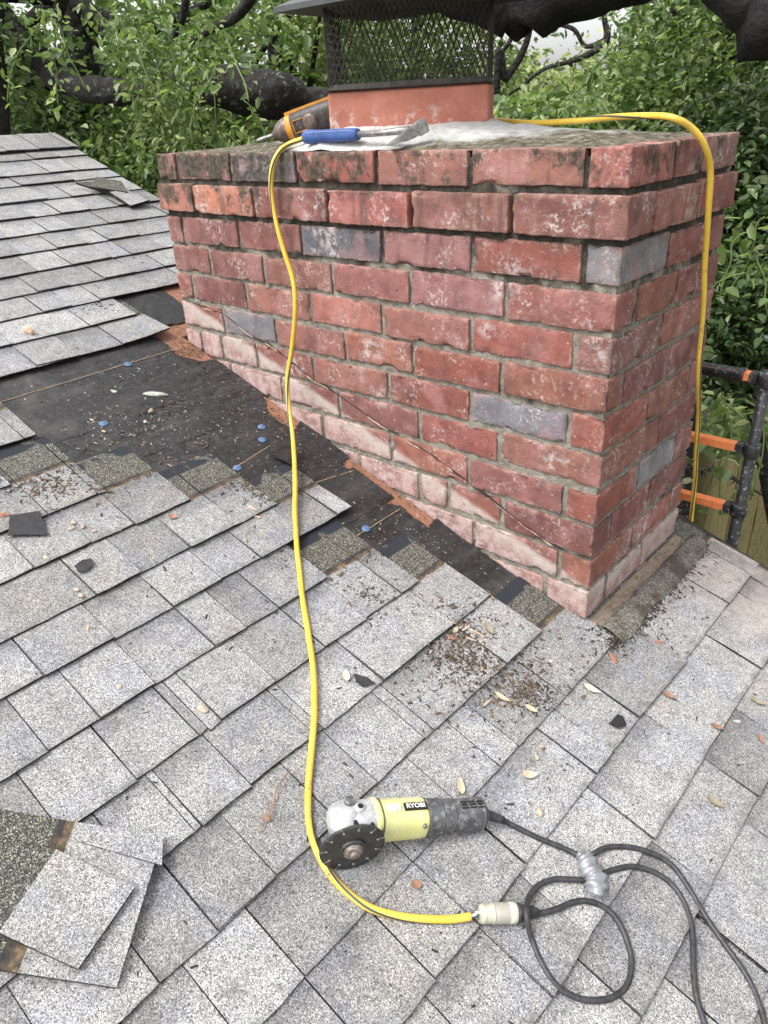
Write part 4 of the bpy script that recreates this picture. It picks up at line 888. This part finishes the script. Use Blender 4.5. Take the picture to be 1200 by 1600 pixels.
leaf(762, 984, .038, .015, 2.6, 'leafolive', 'olive brown leaf beside the wood splinters under the chimney')
leaf(1186, 1157, .024, .010, 2.2, 'leafbrown', 'pinkish brown leaf by the right edge, beneath the grey green leaf')
leaf(270, 810, .018, .014, .6, 'leafbrown', 'rust brown crumpled leaf left of the yellow cord')
leaf(540, 1059, .024, .013, 2.4, 'leafyel', 'cream oval leaf next to the black felt scrap right of the cord')
leaf(512, 894, .020, .012, 2.1, 'leafyel', 'cream oval leaf on the brown glue strip right of the cord')
def chip(u, v, sz, a, mt, label, cat='chip', name='wood_chip', group='chips scattered on the roof'):
    p = roof(u, v); p = p + RN * (surf_h(p) + sz[2] * .5); m = MB(); blob(m, p, a, (sz[0], sz[1] * .8, sz[2] * .75), u * .13); thing_mesh(m, name, M[mt], p, label, cat, group)
chip(46, 523, (.016, .011, .018), .5, 'tan', 'tan brick lump lying on shingles at the upper left', 'brick chip', 'brick_chip', None)
chip(243, 614, (.030, .010, .007), 1.0, 'chunk', 'long pale grey mortar lump on the black underlayment', 'mortar lump', 'mortar_lump', None)
chip(178, 609, (.008, .006, .004), .6, 'chunk', 'small grey mortar crumb left of the long pale lump', 'mortar lump', 'mortar_lump', None)
chip(236, 640, (.007, .006, .006), 1.6, 'woodchip', 'pinkish chip just below the long pale mortar lump')
chip(227, 656, (.005, .005, .004), 0, 'chunk', 'round grey pebble below the pinkish chip', 'pebble', 'pebble', None)
chip(162, 671, (.006, .004, .003), .4, 'woodchip', 'pink chip touching the blue cap nail on bare underlayment')
chip(143, 653, (.005, .004, .003), .4, 'cloth', 'white crumb beside the blue cap nail')
chip(115, 819, (.006, .005, .004), .4, 'woodchip', 'cream chip, topmost of four near the black felt square')
chip(112, 829, (.007, .005, .004), 1.4, 'woodchip', 'pale pink chip right of the black felt square')
chip(130, 826, (.006, .005, .004), 2.4, 'woodchip', 'pink chip in the middle of the row near the felt square')
chip(148, 833, (.005, .004, .003), .9, 'woodchip', 'rightmost chip of the row near the felt square')
chip(73, 875, (.007, .006, .004), .4, 'woodchip', 'peach chip lying alone on a shingle butt under the felt square')
chip(120, 925, (.006, .005, .004), .4, 'woodchip', 'upper of two tan chips below the torn black scrap')
chip(127, 935, (.006, .006, .005), .4, 'woodchip', 'lower of two tan chips below the torn black scrap')
chip(138, 984, (.004, .010, .003), .9, 'woodchip', 'upright cream splinter at mid left')
chip(6, 808, (.012, .007, .004), .9, 'rust', 'reddish chip at the left edge of the roof picture')
chip(187, 1076, (.005, .006, .003), .3, 'woodchip', 'small cream and orange chip on a shaded shingle')
chip(201, 1036, (.009, .003, .002), 1.2, 'cloth', 'thin white flake on the seam above the cream and orange chip')
chip(317, 1111, (.010, .009, .003), .3, 'woodchip', 'triangular pink chip left of the cord')
chip(393, 796, (.013, .005, .003), .2, 'woodchip', 'cream splinter left of the cord on a shingle tab')
chip(403, 809, (.011, .003, .002), .7, 'woodchip', 'thin cream splinter below the other one left of the cord')
chip(860, 1035, (.004, .006, .002), .3, 'woodchip', 'cream chip alone on the tab below the chimney corner')
chip(958, 1030, (.014, .008, .003), 2.5, 'rust', 'rust orange brick flake beneath the mossy strip', 'brick chip', 'brick_chip', None)
chip(1028, 1006, (.009, .007, .002), 1, 'rust', 'brown square flake among dark crumbs right of the chimney')
chip(845, 1168, (.005, .005, .003), 1, 'woodchip', 'cream square chip below the debris trail')
chip(838, 1315 - 130, (.004, .007, .002), 1, 'woodchip', 'tiny cream sliver by the square chip')
chip(1151, 1128, (.008, .004, .002), .9, 'cloth', 'white flake on the bright shingle at the right')
chip(1132, 863, (.013, .004, .003), 2.9, 'woodchip', 'tan splinter on the roof edge right of the chimney')
chip(1036, 859, (.007, .005, .003), .4, 'cloth', 'white paint flake at the right foot of the chimney')
for i, (u, v, a, L) in enumerate([(712, 985, 1.8, .010), (706, 998, .4, .009), (728, 983, 1.5, .013), (745, 991, .25, .019), (736, 1001, .5, .012), (760, 1100, 1.6, .012)]):
    lb = ['topmost chip of the splinter heap under the chimney', 'reddish chip at the lower left of the splinter heap', 'yellowish upright splinter in the heap', 'longest pale splinter of the heap', 'short pale splinter below the longest one', 'upright chip in the debris trail below the heap'][i]
    chip(u, v, (L, .0035 if i > 1 else .006, .0028), a, 'woodchip' if i != 1 else 'rust', lb)
def scrap(pts, label, mt='scrap', h=.0092):
    c_ = roof(sum(p[0] for p in pts) / len(pts), sum(p[1] for p in pts) / len(pts)); m = MB()
    P = [roof(*q, h + .002 * random.random()) for q in pts]; P2 = []
    for i in range(len(P)):
        a, b = P[i], P[(i + 1) % len(P)]
        for t in (0, .33, .66): P2.append(a.lerp(b, t) + (b - a).cross(RN).normalized() * random.gauss(0, .0006))
    m.slab(P2, RN, .0016); thing_mesh(m, 'felt_scrap', M[mt], c_, label, 'felt scrap')
scrap([(16, 805), (62, 798), (75, 835), (12, 836)], 'black four sided felt piece on shingles at the left edge')
scrap([(116, 884), (128, 875), (143, 872), (146, 880), (138, 891), (123, 893)], 'torn black rounded scrap on a light tab at the left')
scrap([(553, 1052), (575, 1058), (587, 1068), (566, 1072), (556, 1064)], 'pointed black scrap right of the yellow cord')
scrap([(951, 1130), (965, 1116), (974, 1118), (979, 1133), (965, 1137)], 'small black granular scrap on the shingles below the pale yellow leaf', 'asphalt')
scrap([(423, 690), (432, 687), (455, 705), (458, 727), (424, 710)], 'dark folded felt flap touching the cord near the chimney', 'felt', .006)
for (u, v), lb in zip([(200, 569), (162, 662), (409, 667), (410, 687), (572, 826), (371, 731)], ['blue cap nail nearest the upper shingles', 'blue cap nail amid crumbs in the middle of the bare felt', 'upper of the two blue cap nails left of the cord', 'lower of the two blue cap nails left of the cord', 'blue cap nail right of the cord by the tan line', 'faded blue cap nail on the tar strip under the upper pair']):
    p = roof(u, v, -.0055); m = MB(); m.lathe(p, RN, [(0, .0105), (.0008, .0105), (.0016, .0085), (.002, .004), (.0024, .001)], 14); m.lathe(p + RN * .0024, RN, [(0, .0022), (.0006, .0015)], 8)
    thing_mesh(m, 'cap_nail', M['nail'], p, lb, 'nail', 'blue cap nails in the underlayment')
m = MB(); m.tube(smooth_path([roof(455, 1203, .008), roof(436, 1225, .010), roof(428, 1250, .008), roof(424, 1275, .007)], 6), [.0012] * 19, 6); m.tube(smooth_path([roof(420, 1250, .007), roof(415, 1275, .008), roof(407, 1303, .006)], 6), .0009, 6); blob(m, roof(418, 1278, .008), .5, (.006, .004, .002), 3)
thing_mesh(m, 'twig', M['leafbrown'], roof(430, 1250), 'thin forked twig on a tab left of the yellow cord', 'twig')
# crumbs nobody could count
def crumbs(name, mt, groups, szr, label_kind='stuff', flat=.45, hgt=0):
    V = []; Fc = []; b = 0
    for (u, v, sx, sy, n) in groups:
        for _ in range(n):
            p = roof(u + random.gauss(0, sx), v + random.gauss(0, sy))
            if -W - .01 < p.x < .02 and p.y > -.006: continue
            if p.y > .53 or p.y > .5 and p.x < -.0: continue
            s_ = random.uniform(*szr) * random.choice([1, 1, .6, 1.5]); p = p + RN * (surf_h(p) + s_ * .25 + hgt); a = random.random() * 6.28; el = random.uniform(1, 2.6)
            ca_, sa = math.cos(a), math.sin(a)
            for (x, y, z) in ((-1, -.6, 0), (1, -.5, 0), (.8, .7, 0), (-.9, .5, 0), (-.4, -.3, 1), (.5, .2, 1)):
                x *= s_ * el * random.uniform(.6, 1.2); y *= s_ * random.uniform(.6, 1.2); q = Vector((x * ca_ - y * sa, x * sa + y * ca_, 0)); V.append(p + Vector((q.x, q.y, SL * q.x)) + RN * z * s_ * flat)
            Fc += [(b, b + 1, b + 5, b + 4), (b + 1, b + 2, b + 5), (b + 2, b + 3, b + 4, b + 5), (b + 3, b, b + 4)]; b += 6
    m = MB(); m.add(V, Fc); tag(m.build(name, mt, fix=False), kind='stuff')
crumbs('dark_crumbs', M['dirt'], [(740, 1030, 60, 34, 320), (320, 730, 60, 14, 240), (90, 720, 70, 18, 240), (560, 865, 30, 14, 120), (300, 300, 1, 1, 1), (962, 1002, 7, 7, 220), (980, 985, 8, 10, 330), (1000, 965, 8, 12, 380), (1022, 938, 8, 14, 380), (1045, 908, 8, 14, 380), (1070, 880, 8, 12, 300), (1095, 855, 9, 12, 240), (250, 505, 10, 6, 60), (290, 540, 14, 10, 140), (440, 650, 14, 10, 80), (600, 775, 40, 30, 160), (330, 600, 40, 30, 240), (260, 560, 60, 30, 180), (690, 985, 50, 25, 240), (640, 985, 40, 10, 130), (720, 1010, 30, 25, 240), (830, 1090, 18, 14, 170), (780, 1060, 50, 22, 200), (330, 740, 28, 10, 190), (400, 760, 22, 12, 200), (550, 850, 16, 14, 140), (575, 925, 18, 14, 90), (1000, 1010, 45, 22, 130), (1060, 910, 40, 35, 150), (1030, 900, 35, 50, 200), (950, 990, 22, 18, 160), (200, 640, 60, 40, 260), (160, 480, 20, 8, 90),
   (60, 760, 60, 14, 200), (130, 720, 40, 14, 160), (190, 410, 50, 30, 110), (430, 880, 240, 90, 260), (900, 1150, 150, 90, 170), (600, 1300, 320, 160, 110), (380, 620, 60, 50, 200), (600, 780, 60, 40, 140)], (.0008, .0021))
crumbs('brown_litter', simple('brown_litter', (.07, .048, .03), .9, nz=60, col2=(.17, .12, .08)), [(745, 1035, 70, 42, 200), (670, 975, 60, 30, 140), (800, 1075, 50, 30, 120), (350, 600, 60, 34, 110), (420, 640, 50, 24, 70), (560, 740, 50, 34, 80), (250, 690, 90, 30, 160), (60, 740, 60, 20, 120), (330, 540, 20, 8, 60), (900, 950, 20, 10, 40), (270, 520, 20, 14, 60), (700, 990, 44, 26, 110), (730, 1020, 30, 24, 90), (820, 1085, 18, 14, 90), (350, 745, 30, 10, 120), (410, 765, 18, 12, 120), (200, 640, 50, 20, 90), (60, 765, 50, 10, 120), (510, 900, 12, 8, 40), (985, 930, 18, 30, 60), (1110, 880, 22, 14, 40), (770, 930, 12, 8, 30), (380, 790, 150, 60, 90)], (.001, .0028))
crumbs('pale_crumbs', M['woodchip'], [(700, 1000, 55, 26, 150), (760, 1070, 50, 30, 90), (200, 650, 60, 35, 190), (330, 700, 80, 40, 120), (340, 738, 12, 8, 40), (130, 800, 70, 50, 60), (1060, 900, 55, 35, 55), (900, 1080, 120, 60, 45), (400, 900, 200, 120, 60), (600, 820, 70, 40, 60)], (.0007, .0018))
crumbs('white_grit', M['cloth'], [(260, 600, 90, 40, 160), (480, 720, 60, 40, 120), (700, 860, 50, 20, 70), (200, 655, 60, 25, 120), (330, 650, 70, 50, 150), (450, 700, 40, 40, 90), (640, 830, 60, 30, 90), (180, 470, 40, 10, 30), (980, 970, 40, 40, 50)], (.0005, .0011))

# ------------------------------------------------------------------ ladder beyond the rake
lad = empty('ladder', (.05, .85, -3.2), 'black and orange telescopic ladder leaning against the roof edge', 'ladder')
YL = .64; A = yat(1199, 590, YL); B = yat(1141, 842, YL); dl_ = (A - B).normalized(); dl_.y = -.06; dl_.normalize()
def onrail(z): return A + dl_ * ((z - A.z) / dl_.z)
rx = Vector((-1, 0, .004)).normalized(); RW = .40
for off in (0, RW):
    m = MB(); top = A + rx * off + dl_ * .012; z_ = top.z
    pth = []; rd = []; q = top; i = 0
    while q.z > -3.15:
        pth += [q, q - dl_ * .20]; rd += [.0135 + .0009 * i, .0135 + .0009 * i]; q = q - dl_ * .201; i += 1
    m.tube(pth, rd, 18); r_o = m.build('rail', M['black_ladder'], lad, fix=False)
zs_ = [yat(1190, 591, YL).z, yat(1170, 705, YL).z, yat(1145, 800, YL).z]; dz = (zs_[0] - zs_[2]) / 2; zz = [zs_[0], zs_[1], zs_[2]] + [zs_[2] - dz * k for k in range(1, 17)]
for i, z in enumerate(zz):
    p = onrail(z); a_, b_ = p + rx * .022, p + rx * (RW - .022); dd = (b_ - a_); m = MB()
    m.box((a_ + b_) / 2, (dd.length, .026, .019), None, 0); rg2 = m.build('rung', M['orange_ladder'], lad)
    m = MB()
    for q in (p, p + rx * RW): m.lathe(q - dl_ * .018, dl_, [(0, .0180), (.002, .0198), (.034, .0198), (.036, .0180)], 18); m.box(q + rx * (.028 if q is p else -.028), (.018, .031, .024))
    m.each('rung_collar', M['black_ladder'], rg2, 2)
    if i == 0:
        m = MB(); q0 = a_ + rx * .028; q1 = b_; m.lathe(q0, rx, [(0, .017), (.002, .0185), (.012, .0185), (.014, .0165), ((q1 - q0).length, .0155)], 16); m.build('rung_sleeve', M['black_ladder'], rg2)

# ------------------------------------------------------------------ fence and wire
fen = empty('wooden_fence', (-.5, 3.1, -3.2), 'weathered greenish board fence below beyond the roof edge', 'fence')
fx = -7.0; m = MB(); i = 0
while fx < 4.2:
    wd = .14; top = -.92 + .02 * noise.noise((fx, 0, 0)); y = 3.1 + .006 * noise.noise((fx * 5, 1, 0)); m = MB()
    x0_, x1_ = fx, fx + wd - .008
    m.slab([(x0_, y, -3.2), (x1_, y, -3.2), (x1_, y, top - .03), (x1_ - .03, y, top), (x0_ + .03, y, top), (x0_, y, top - .03)], Vector((0, -1, 0)), .018)
    m.build('board', M['fence'], fen, fix=True); fx += wd; i += 1
for z in (-1.25, -2.9):
    m = MB(); m.box((-1.4, 3.15, z), (11.2, .04, .09)); m.build('fence_rail', M['fence'], fen)
bw = empty('barbed_wire', (-.2, 2.5, -1.1), 'rusty barbed wire strung before the wooden fence', 'barbed wire')
wpth = [yat(u, v, 2.4) for u, v in [(900, 700), (1060, 728), (1085, 732), (1112, 735), (1150, 750), (1200, 778), (1300, 830), (1500, 900)]]; wpth = smooth_path(wpth, 6)
m = MB(); m.tube(wpth, .0055, 6); m.build('strand', M['wire'], bw, fix=False)
m = MB()
for i in range(3, len(wpth), 3):
    for a in range(4):
        d = Vector((random.uniform(-1, 1), random.uniform(-.5, .5), random.uniform(-1, 1))).normalized(); m.tube([wpth[i] - d * .004, wpth[i] + d * .045], [.0075, .001], 5)
m.each('barb', M['wire'], bw, 4, False)
for px_ in (wpth[0], wpth[-1]):
    m = MB(); m.tube([(px_.x, px_.y + .05, -3.2), (px_.x, px_.y + .05, px_.z + .1)], .04, 8); m.build('post', M['fence'], bw, fix=False)

# ------------------------------------------------------------------ vegetation
def leaves(P, size, name, mat, parent, asp=.5, droop=.35, up=.35, fold=.25):
    n = len(P); size = np.broadcast_to(size, (n,)).reshape(-1, 1) * rng.uniform(.45, 1.35, (n, 1)) * (1 + .25 * rng.normal(size=(n, 1))).clip(.5, 1.6)
    d = rng.normal(size=(n, 3)); d[:, 2] = d[:, 2] * .6 - droop; d /= np.linalg.norm(d, axis=1, keepdims=True)
    nn = rng.normal(size=(n, 3)) * .6; nn[:, 2] += up + .6; s_ = np.cross(d, nn); s_ /= np.linalg.norm(s_, axis=1, keepdims=True) + 1e-9; nn = np.cross(s_, d)
    w_ = size * asp / 2; V = np.empty((n, 6, 3)); V[:, 0] = P; V[:, 3] = P + d * size - nn * size * .12
    for k, f, ww in ((1, .3, 1), (2, .7, .82), (5, .3, -1), (4, .7, -.82)):
        V[:, k] = P + d * size * f + s_ * w_ * ww + nn * w_ * fold * 1.4
    me = bpy.data.meshes.new(name); me.vertices.add(n * 6); me.vertices.foreach_set('co', V.astype(np.float32).ravel())
    b = np.arange(n)[:, None] * 6; L = np.concatenate([b + np.array([[0, 1, 2, 3]]), b + np.array([[0, 3, 4, 5]])], 1).ravel().astype(np.int32)
    me.loops.add(len(L)); me.loops.foreach_set('vertex_index', L); me.polygons.add(n * 2); me.polygons.foreach_set('loop_start', np.arange(n * 2, dtype=np.int32) * 4); me.polygons.foreach_set('loop_total', np.full(n * 2, 4, dtype=np.int32))
    me.update(calc_edges=True); me.materials.append(mat); o = bpy.data.objects.new(name, me); C.objects.link(o)
    if parent: o.parent = parent; o.matrix_parent_inverse = Matrix.Translation(-Vector(parent.location))
    return o
def cloud(c, r, ncl, per, sig, shell=.35):
    c = np.array(c); r = np.array(r); d = rng.normal(size=(ncl, 3)); d /= np.linalg.norm(d, axis=1, keepdims=True); rad = rng.uniform(shell, 1, (ncl, 1)) ** .6
    cc = c + d * rad * r; P = np.repeat(cc, per, 0) + rng.normal(size=(ncl * per, 3)) * sig * np.array([1, 1, .6]); return P, cc
def clear_zone(P):
    """keep leaves off the roof, the chimney and the camera"""
    x, y, z = P.T; keep = ~((y < .62) & (z < 1.05) & (x > -3.4)) & ~((x > -1.45) & (x < .15) & (y < .62) & (z < 1.3)) & ~(np.linalg.norm(P - np.array([CX, CY, CZ]), axis=1) < .9)
    return keep
def tree(name, cpx, d, rpx, ncl, per, sig, lsz, mat, label, cat='tree', base=None, trunk=.09, limbs=7, group=None, depth=1.0, asp=.5, extra=None, cut=None):
    c = far(*cpx, d); k = d / F; r = (rpx[0] * k, rpx[0] * k * depth, rpx[1] * k)
    P, cc = cloud(c, r, ncl, per, sig); P = P[clear_zone(P)]
    if cut: P = P[cut(P)]
    bs = Vector(base) if base else Vector((c.x + random.uniform(-.4, .4), max(c.y, 1.2) + random.uniform(-.3, .5), -3.25))
    t = empty(name, bs, label, cat, group)
    m = MB(); mid = Vector((c.x, c.y, c.z - r[2] * .4)); q = bs.lerp(mid, .5) + Vector((random.uniform(-.3, .3), random.uniform(-.2, .3), 0))
    pth = smooth_path([bs, q, mid, c + Vector((0, 0, r[2] * .4))], 8); n = len(pth); m.tube(pth, [trunk * (1.25 - .95 * i / n) for i in range(n)], 10, rough=.25, nf=6)
    for i in range(limbs):
        e_ = Vector(cc[rng.integers(len(cc))]); s0 = pth[int(n * random.uniform(.5, .95)) - 1]; md = s0.lerp(e_, .5) + Vector((0, 0, random.uniform(-.1, .15) * d * .2)); pp = smooth_path([s0, md, e_], 6)
        if not all(clear_zone(np.array([list(z) for z in pp]))): continue
        m.tube(pp, [trunk * .38 * (1 - .8 * j / len(pp)) for j in range(len(pp))], 7, rough=.2, nf=8)
    m.build('trunk', M['bark'], t, fix=False); leaves(P, lsz, 'crown', mat, t, asp); return t
# far wood that closes the horizon (one mass)
Pf = []
for a in np.linspace(-75, 130, 60):
    an = math.radians(90 + RZ * 57.3 - 28 + a * .9); dd = rng.uniform(24, 32); x = CX + dd * math.cos(an); y = CY + dd * math.sin(an)
    if y < 4: continue
    P, _ = cloud((x, y, -2.6 + rng.uniform(-.3, .4)), (3.0, 3.0, 3.3 + rng.uniform(0, .7)), 44, 26, .42); Pf.append(P)
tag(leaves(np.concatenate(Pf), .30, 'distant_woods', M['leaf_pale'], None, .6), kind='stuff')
Pf = []
for a in np.linspace(-60, 90, 34):
    an = math.radians(90 + RZ * 57.3 - 15 + a * .8); dd = rng.uniform(8, 12); x = CX + dd * math.cos(an); y = CY + dd * math.sin(an)
    if y < 3.4: continue
    P, _ = cloud((x, y, -2.0), (1.5, 1.3, 1.55), 40, 26, .22); Pf.append(P)
tag(leaves(np.concatenate(Pf), .11, 'undergrowth', M['leaf_mid'], None, .55), kind='stuff')

tree('oak_tree', (120, 40), 5.2, (260, 150), 150, 70, .12, .050, M['leaf_mid'], 'green oak at the far left behind the roof ridge', trunk=.16)
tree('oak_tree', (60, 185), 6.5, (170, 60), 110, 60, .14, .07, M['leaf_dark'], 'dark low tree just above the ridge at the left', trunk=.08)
tree('oak_tree', (430, 60), 7.0, (170, 130), 120, 80, .16, .060, M['leaf_bright'], 'bright green tree left of the mesh chimney cap', trunk=.10)
tree('oak_tree', (650, 70), 8.5, (160, 110), 120, 70, .2, .075, M['leaf_mid'], 'tree seen through the mesh of the chimney cap', trunk=.10)
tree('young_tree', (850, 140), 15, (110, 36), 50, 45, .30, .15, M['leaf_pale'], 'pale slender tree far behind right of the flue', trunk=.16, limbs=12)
tree('oak_tree', (1010, 165), 6.5, (80, 62), 70, 60, .15, .055, M['leaf_mid'], 'olive green tree right of the sky gap', trunk=.12, limbs=9)
tree('oak_tree', (1130, 105), 4.2, (135, 150), 180, 100, .11, .035, M['leaf_mid'], 'leafy tree filling the upper right behind the cord', trunk=.12)
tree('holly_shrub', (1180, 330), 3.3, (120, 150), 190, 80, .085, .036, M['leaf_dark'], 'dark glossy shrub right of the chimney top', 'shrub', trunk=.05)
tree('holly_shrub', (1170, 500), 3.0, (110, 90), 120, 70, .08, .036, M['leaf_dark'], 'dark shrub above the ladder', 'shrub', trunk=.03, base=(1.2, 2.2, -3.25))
tree('holly_shrub', (900, 215), 4.6, (170, 45), 90, 55, .10, .055, M['leaf_mid'], 'low green bush behind the chimney top right of the flue', 'shrub', trunk=.04)
tree('elder_shrub', (330, 250), 4.4, (190, 90), 190, 80, .10, .040, M['leaf_mid'], 'green bush behind the left end of the chimney', 'shrub', trunk=.05)
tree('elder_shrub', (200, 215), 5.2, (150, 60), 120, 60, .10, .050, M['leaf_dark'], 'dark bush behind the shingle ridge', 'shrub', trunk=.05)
# vines hanging over the limb, bright leaves near the camera
def vine(name, starts, d, label, nleaf, lsz, mat, droop=.45, ln=.5):
    t = empty(name, far(*starts[0], d), label, 'vine'); m = MB(); P = []
    for (u, v) in starts:
        p = far(u, v, d * random.uniform(.93, 1.08)); pts_ = [p]; dr = Vector((random.uniform(-.7, .7), random.uniform(-.3, .3), random.uniform(-.5, .3)))
        for k_ in range(7): dr = dr * .8 + Vector((random.uniform(-.3, .3), random.uniform(-.2, .2), -.22)); pts_.append(pts_[-1] + dr * ln * .13)
        pp = smooth_path(pts_, 4)
        if not all(clear_zone(np.array([list(z) for z in pp]))): continue
        m.tube(pp, .0025, 5)
        for _ in range(nleaf): q = random.choice(pp); P.append([q.x + random.gauss(0, .03), q.y + random.gauss(0, .018), q.z + random.gauss(0, .018)])
    m.each('stem', M['leaf_mid'], t, 1, False); leaves(np.array(P), lsz, 'foliage', mat, t, .48, .5); return t
vine('climbing_vine', [(random.uniform(10, 330), random.uniform(10, 140)) for _ in range(85)], 3.4, 'bright leafy vine draped over the oak limb at the left', 46, .031, M['leaf_bright'])
vine('climbing_vine', [(random.uniform(180, 400), random.uniform(150, 260)) for _ in range(24)], 3.3, 'thin hanging vine below the oak limb', 20, .034, M['leaf_bright'])
vine('climbing_vine', [(random.uniform(850, 960), random.uniform(70, 170)) for _ in range(7)], 2.9, 'upright vine with broad leaves above the cord', 11, .040, M['leaf_bright'])
vine('climbing_vine', [(random.uniform(1120, 1210), random.uniform(330, 470)) for _ in range(8)], 2.7, 'sprig of lighter leaves right of the chimney', 10, .045, M['leaf_bright'])
vine('climbing_vine', [(random.uniform(1120, 1200), random.uniform(590, 650)) for _ in range(6)], 2.4, 'leafy sprig hanging between the ladder rungs', 10, .045, M['leaf_bright'])

# big old oak: trunk off to the left, heavy limb running behind the chimney, another overhead
oak = empty('live_oak', (-6.4, 3.6, -3.2), 'massive dark live oak whose heavy lichened limb runs behind the chimney', 'tree')
m = MB()
def limb(pts_, rad, seg=20, rough=.22, nf=7):
    pp = smooth_path(pts_, 8); n = len(pp); rr_ = [float(np.interp(i / (n - 1), np.linspace(0, 1, len(rad)), rad)) for i in range(n)]; m.tube(pp, rr_, seg, rough=rough, nf=nf); return pp
d_ = 3.9
limb([Vector((-6.4, 3.6, -3.3)), Vector((-5.6, 3.4, -1.2)), far(-60, -40, 5.0), far(20, 50, 4.6), far(75, 115, 4.4), far(130, 138, 4.2), far(240, 142, 4.0), far(340, 138, 3.9), far(430, 150, 3.9), far(500, 172, 4.0), far(600, 215, 4.4), far(720, 300, 5.2)], [.45, .30, .09, .050, .042, .05, .06, .085, .10, .085, .085, .10], 26, .4, 9)
limb([far(-12, 330, 4.4), far(-8, 200, 4.4), far(-14, 60, 4.4), far(0, -60, 4.3)], [.08, .065, .06, .05])
limb([far(88, 30, 4.7), far(95, 5, 4.5), far(100, -40, 4.4)], [.02, .03, .035])
limb([far(270, 60, 4.2), far(285, 30, 4.0), far(292, -20, 3.9)], [.012, .016, .02])
limb([far(295, 72, 4.1), far(330, 45, 4.0), far(370, 25, 3.9), far(400, -15, 3.8)], [.012, .017, .020, .024])
m.each('limb', M['bark'], oak, 1, False)
ov = empty('overhanging_oak_limb', far(900, -160, 3.2), 'black broken oak limb crossing above the chimney cap at the top', 'limb'); m = MB()
limb([far(806, 66, 3.0), far(808, 50, 3.0), far(812, 28, 3.0), far(850, -10, 3.0), far(940, -75, 3.0), far(1150, -190, 3.2), Vector((1.6, 2.4, 3.0)), Vector((3.4, 3.2, 2.6)), Vector((4.6, 4.0, .6)), Vector((4.7, 4.2, -3.3))], [.004, .045, .10, .12, .13, .15, .18, .26, .36, .42], 18, .3, 10)
limb([far(805, 15, 3.0), far(740, -20, 3.0), far(640, -60, 3.0)], [.09, .10, .09])
m.build('bark_body', M['barkshade'], ov, fix=False)
ov = empty('overhanging_oak_limb', far(1250, -60, 2.8), 'thick dark oak limb entering at the top right corner', 'limb'); m = MB()
limb([far(1050, -120, 3.0), far(1130, -55, 2.9), far(1180, -28, 2.8), far(1240, -22, 2.8), far(1340, -20, 2.8), Vector((2.2, 2.3, 1.9)), Vector((4.2, 3.7, 1.3)), Vector((4.7, 4.1, -.4))], [.08, .10, .115, .12, .13, .16, .22, .3], 20, .3, 9)
m.build('bark_body', M['barkshade'], ov, fix=False)
# bare forked trees in the middle distance, right of the flue
bt = empty('leaning_tree', (-3.4, 6.5, -3.2), 'thin leaning tree with a dark forked trunk right of the mesh cap', 'tree'); m = MB()
limb([Vector((-3.6, 5.0, -3.2)), far(775, 160, 6.8), far(790, 125, 6.8), far(812, 90, 6.8), far(826, 55, 6.8), far(835, 0, 6.8)], [.08, .030, .028, .026, .022, .018], 10, .2)
limb([far(795, 148, 6.8), far(815, 135, 6.7), far(850, 108, 6.6), far(895, 95, 6.4), far(925, 82, 6.3), far(948, 60, 6.3), far(943, 20, 6.3), far(945, -30, 6.3)], [.009, .011, .014, .017, .022, .026, .018, .016], 10, .2)
limb([far(948, 62, 6.3), far(915, 72, 6.4), far(895, 45, 6.4), far(850, 35, 6.5)], [.02, .016, .014, .010], 8, .2)
limb([far(760, 95, 7), far(785, 80, 7), far(800, 50, 7), far(770, 20, 7)], [.012, .015, .018, .01], 8, .2)
limb([far(985, 92, 6.8), far(975, 70, 6.8), far(990, 40, 6.8), far(1000, 0, 6.8)], [.05, .045, .045, .04], 10, .2)
m.each('trunk', M['bark'], bt, 1, False)
P, _ = cloud(far(985, 30, 6.8), (.35, .6, .25), 14, 24, .08); P2, _ = cloud(far(800, 60, 7.2), (.35, .3, .4), 16, 22, .09)
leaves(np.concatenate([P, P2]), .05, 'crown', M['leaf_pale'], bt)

# ------------------------------------------------------------------ neighbour house
nb = empty('neighbour_house', (-9, 15.5, -3.2), 'distant house with pinkish shingle roof right of the flue', 'house')
zc = .95; m = MB()
m.add([(-12.0, 13.2, .25), (-3.6, 13.2, .25), (-4.8, 15.6, zc + .1), (-11.0, 15.6, zc + .1)], [(0, 1, 2, 3)]); m.add([(-12.0, 18, .25), (-3.6, 18, .25), (-4.8, 15.6, zc + .1), (-11.0, 15.6, zc + .1)], [(0, 3, 2, 1)])
m.add([(-12, 13.2, .25), (-12, 18, .25), (-11, 15.6, zc + .1)], [(0, 1, 2)]); m.add([(-3.6, 13.2, .25), (-3.6, 18, .25), (-4.8, 15.6, zc + .1)], [(0, 2, 1)]); m.build('roof', M['nbrick'], nb, fix=False)
m = MB(); m.box((-7.8, 15.6, -1.5), (7.8, 4.2, 3.4)); m.build('wall', M['siding'], nb)
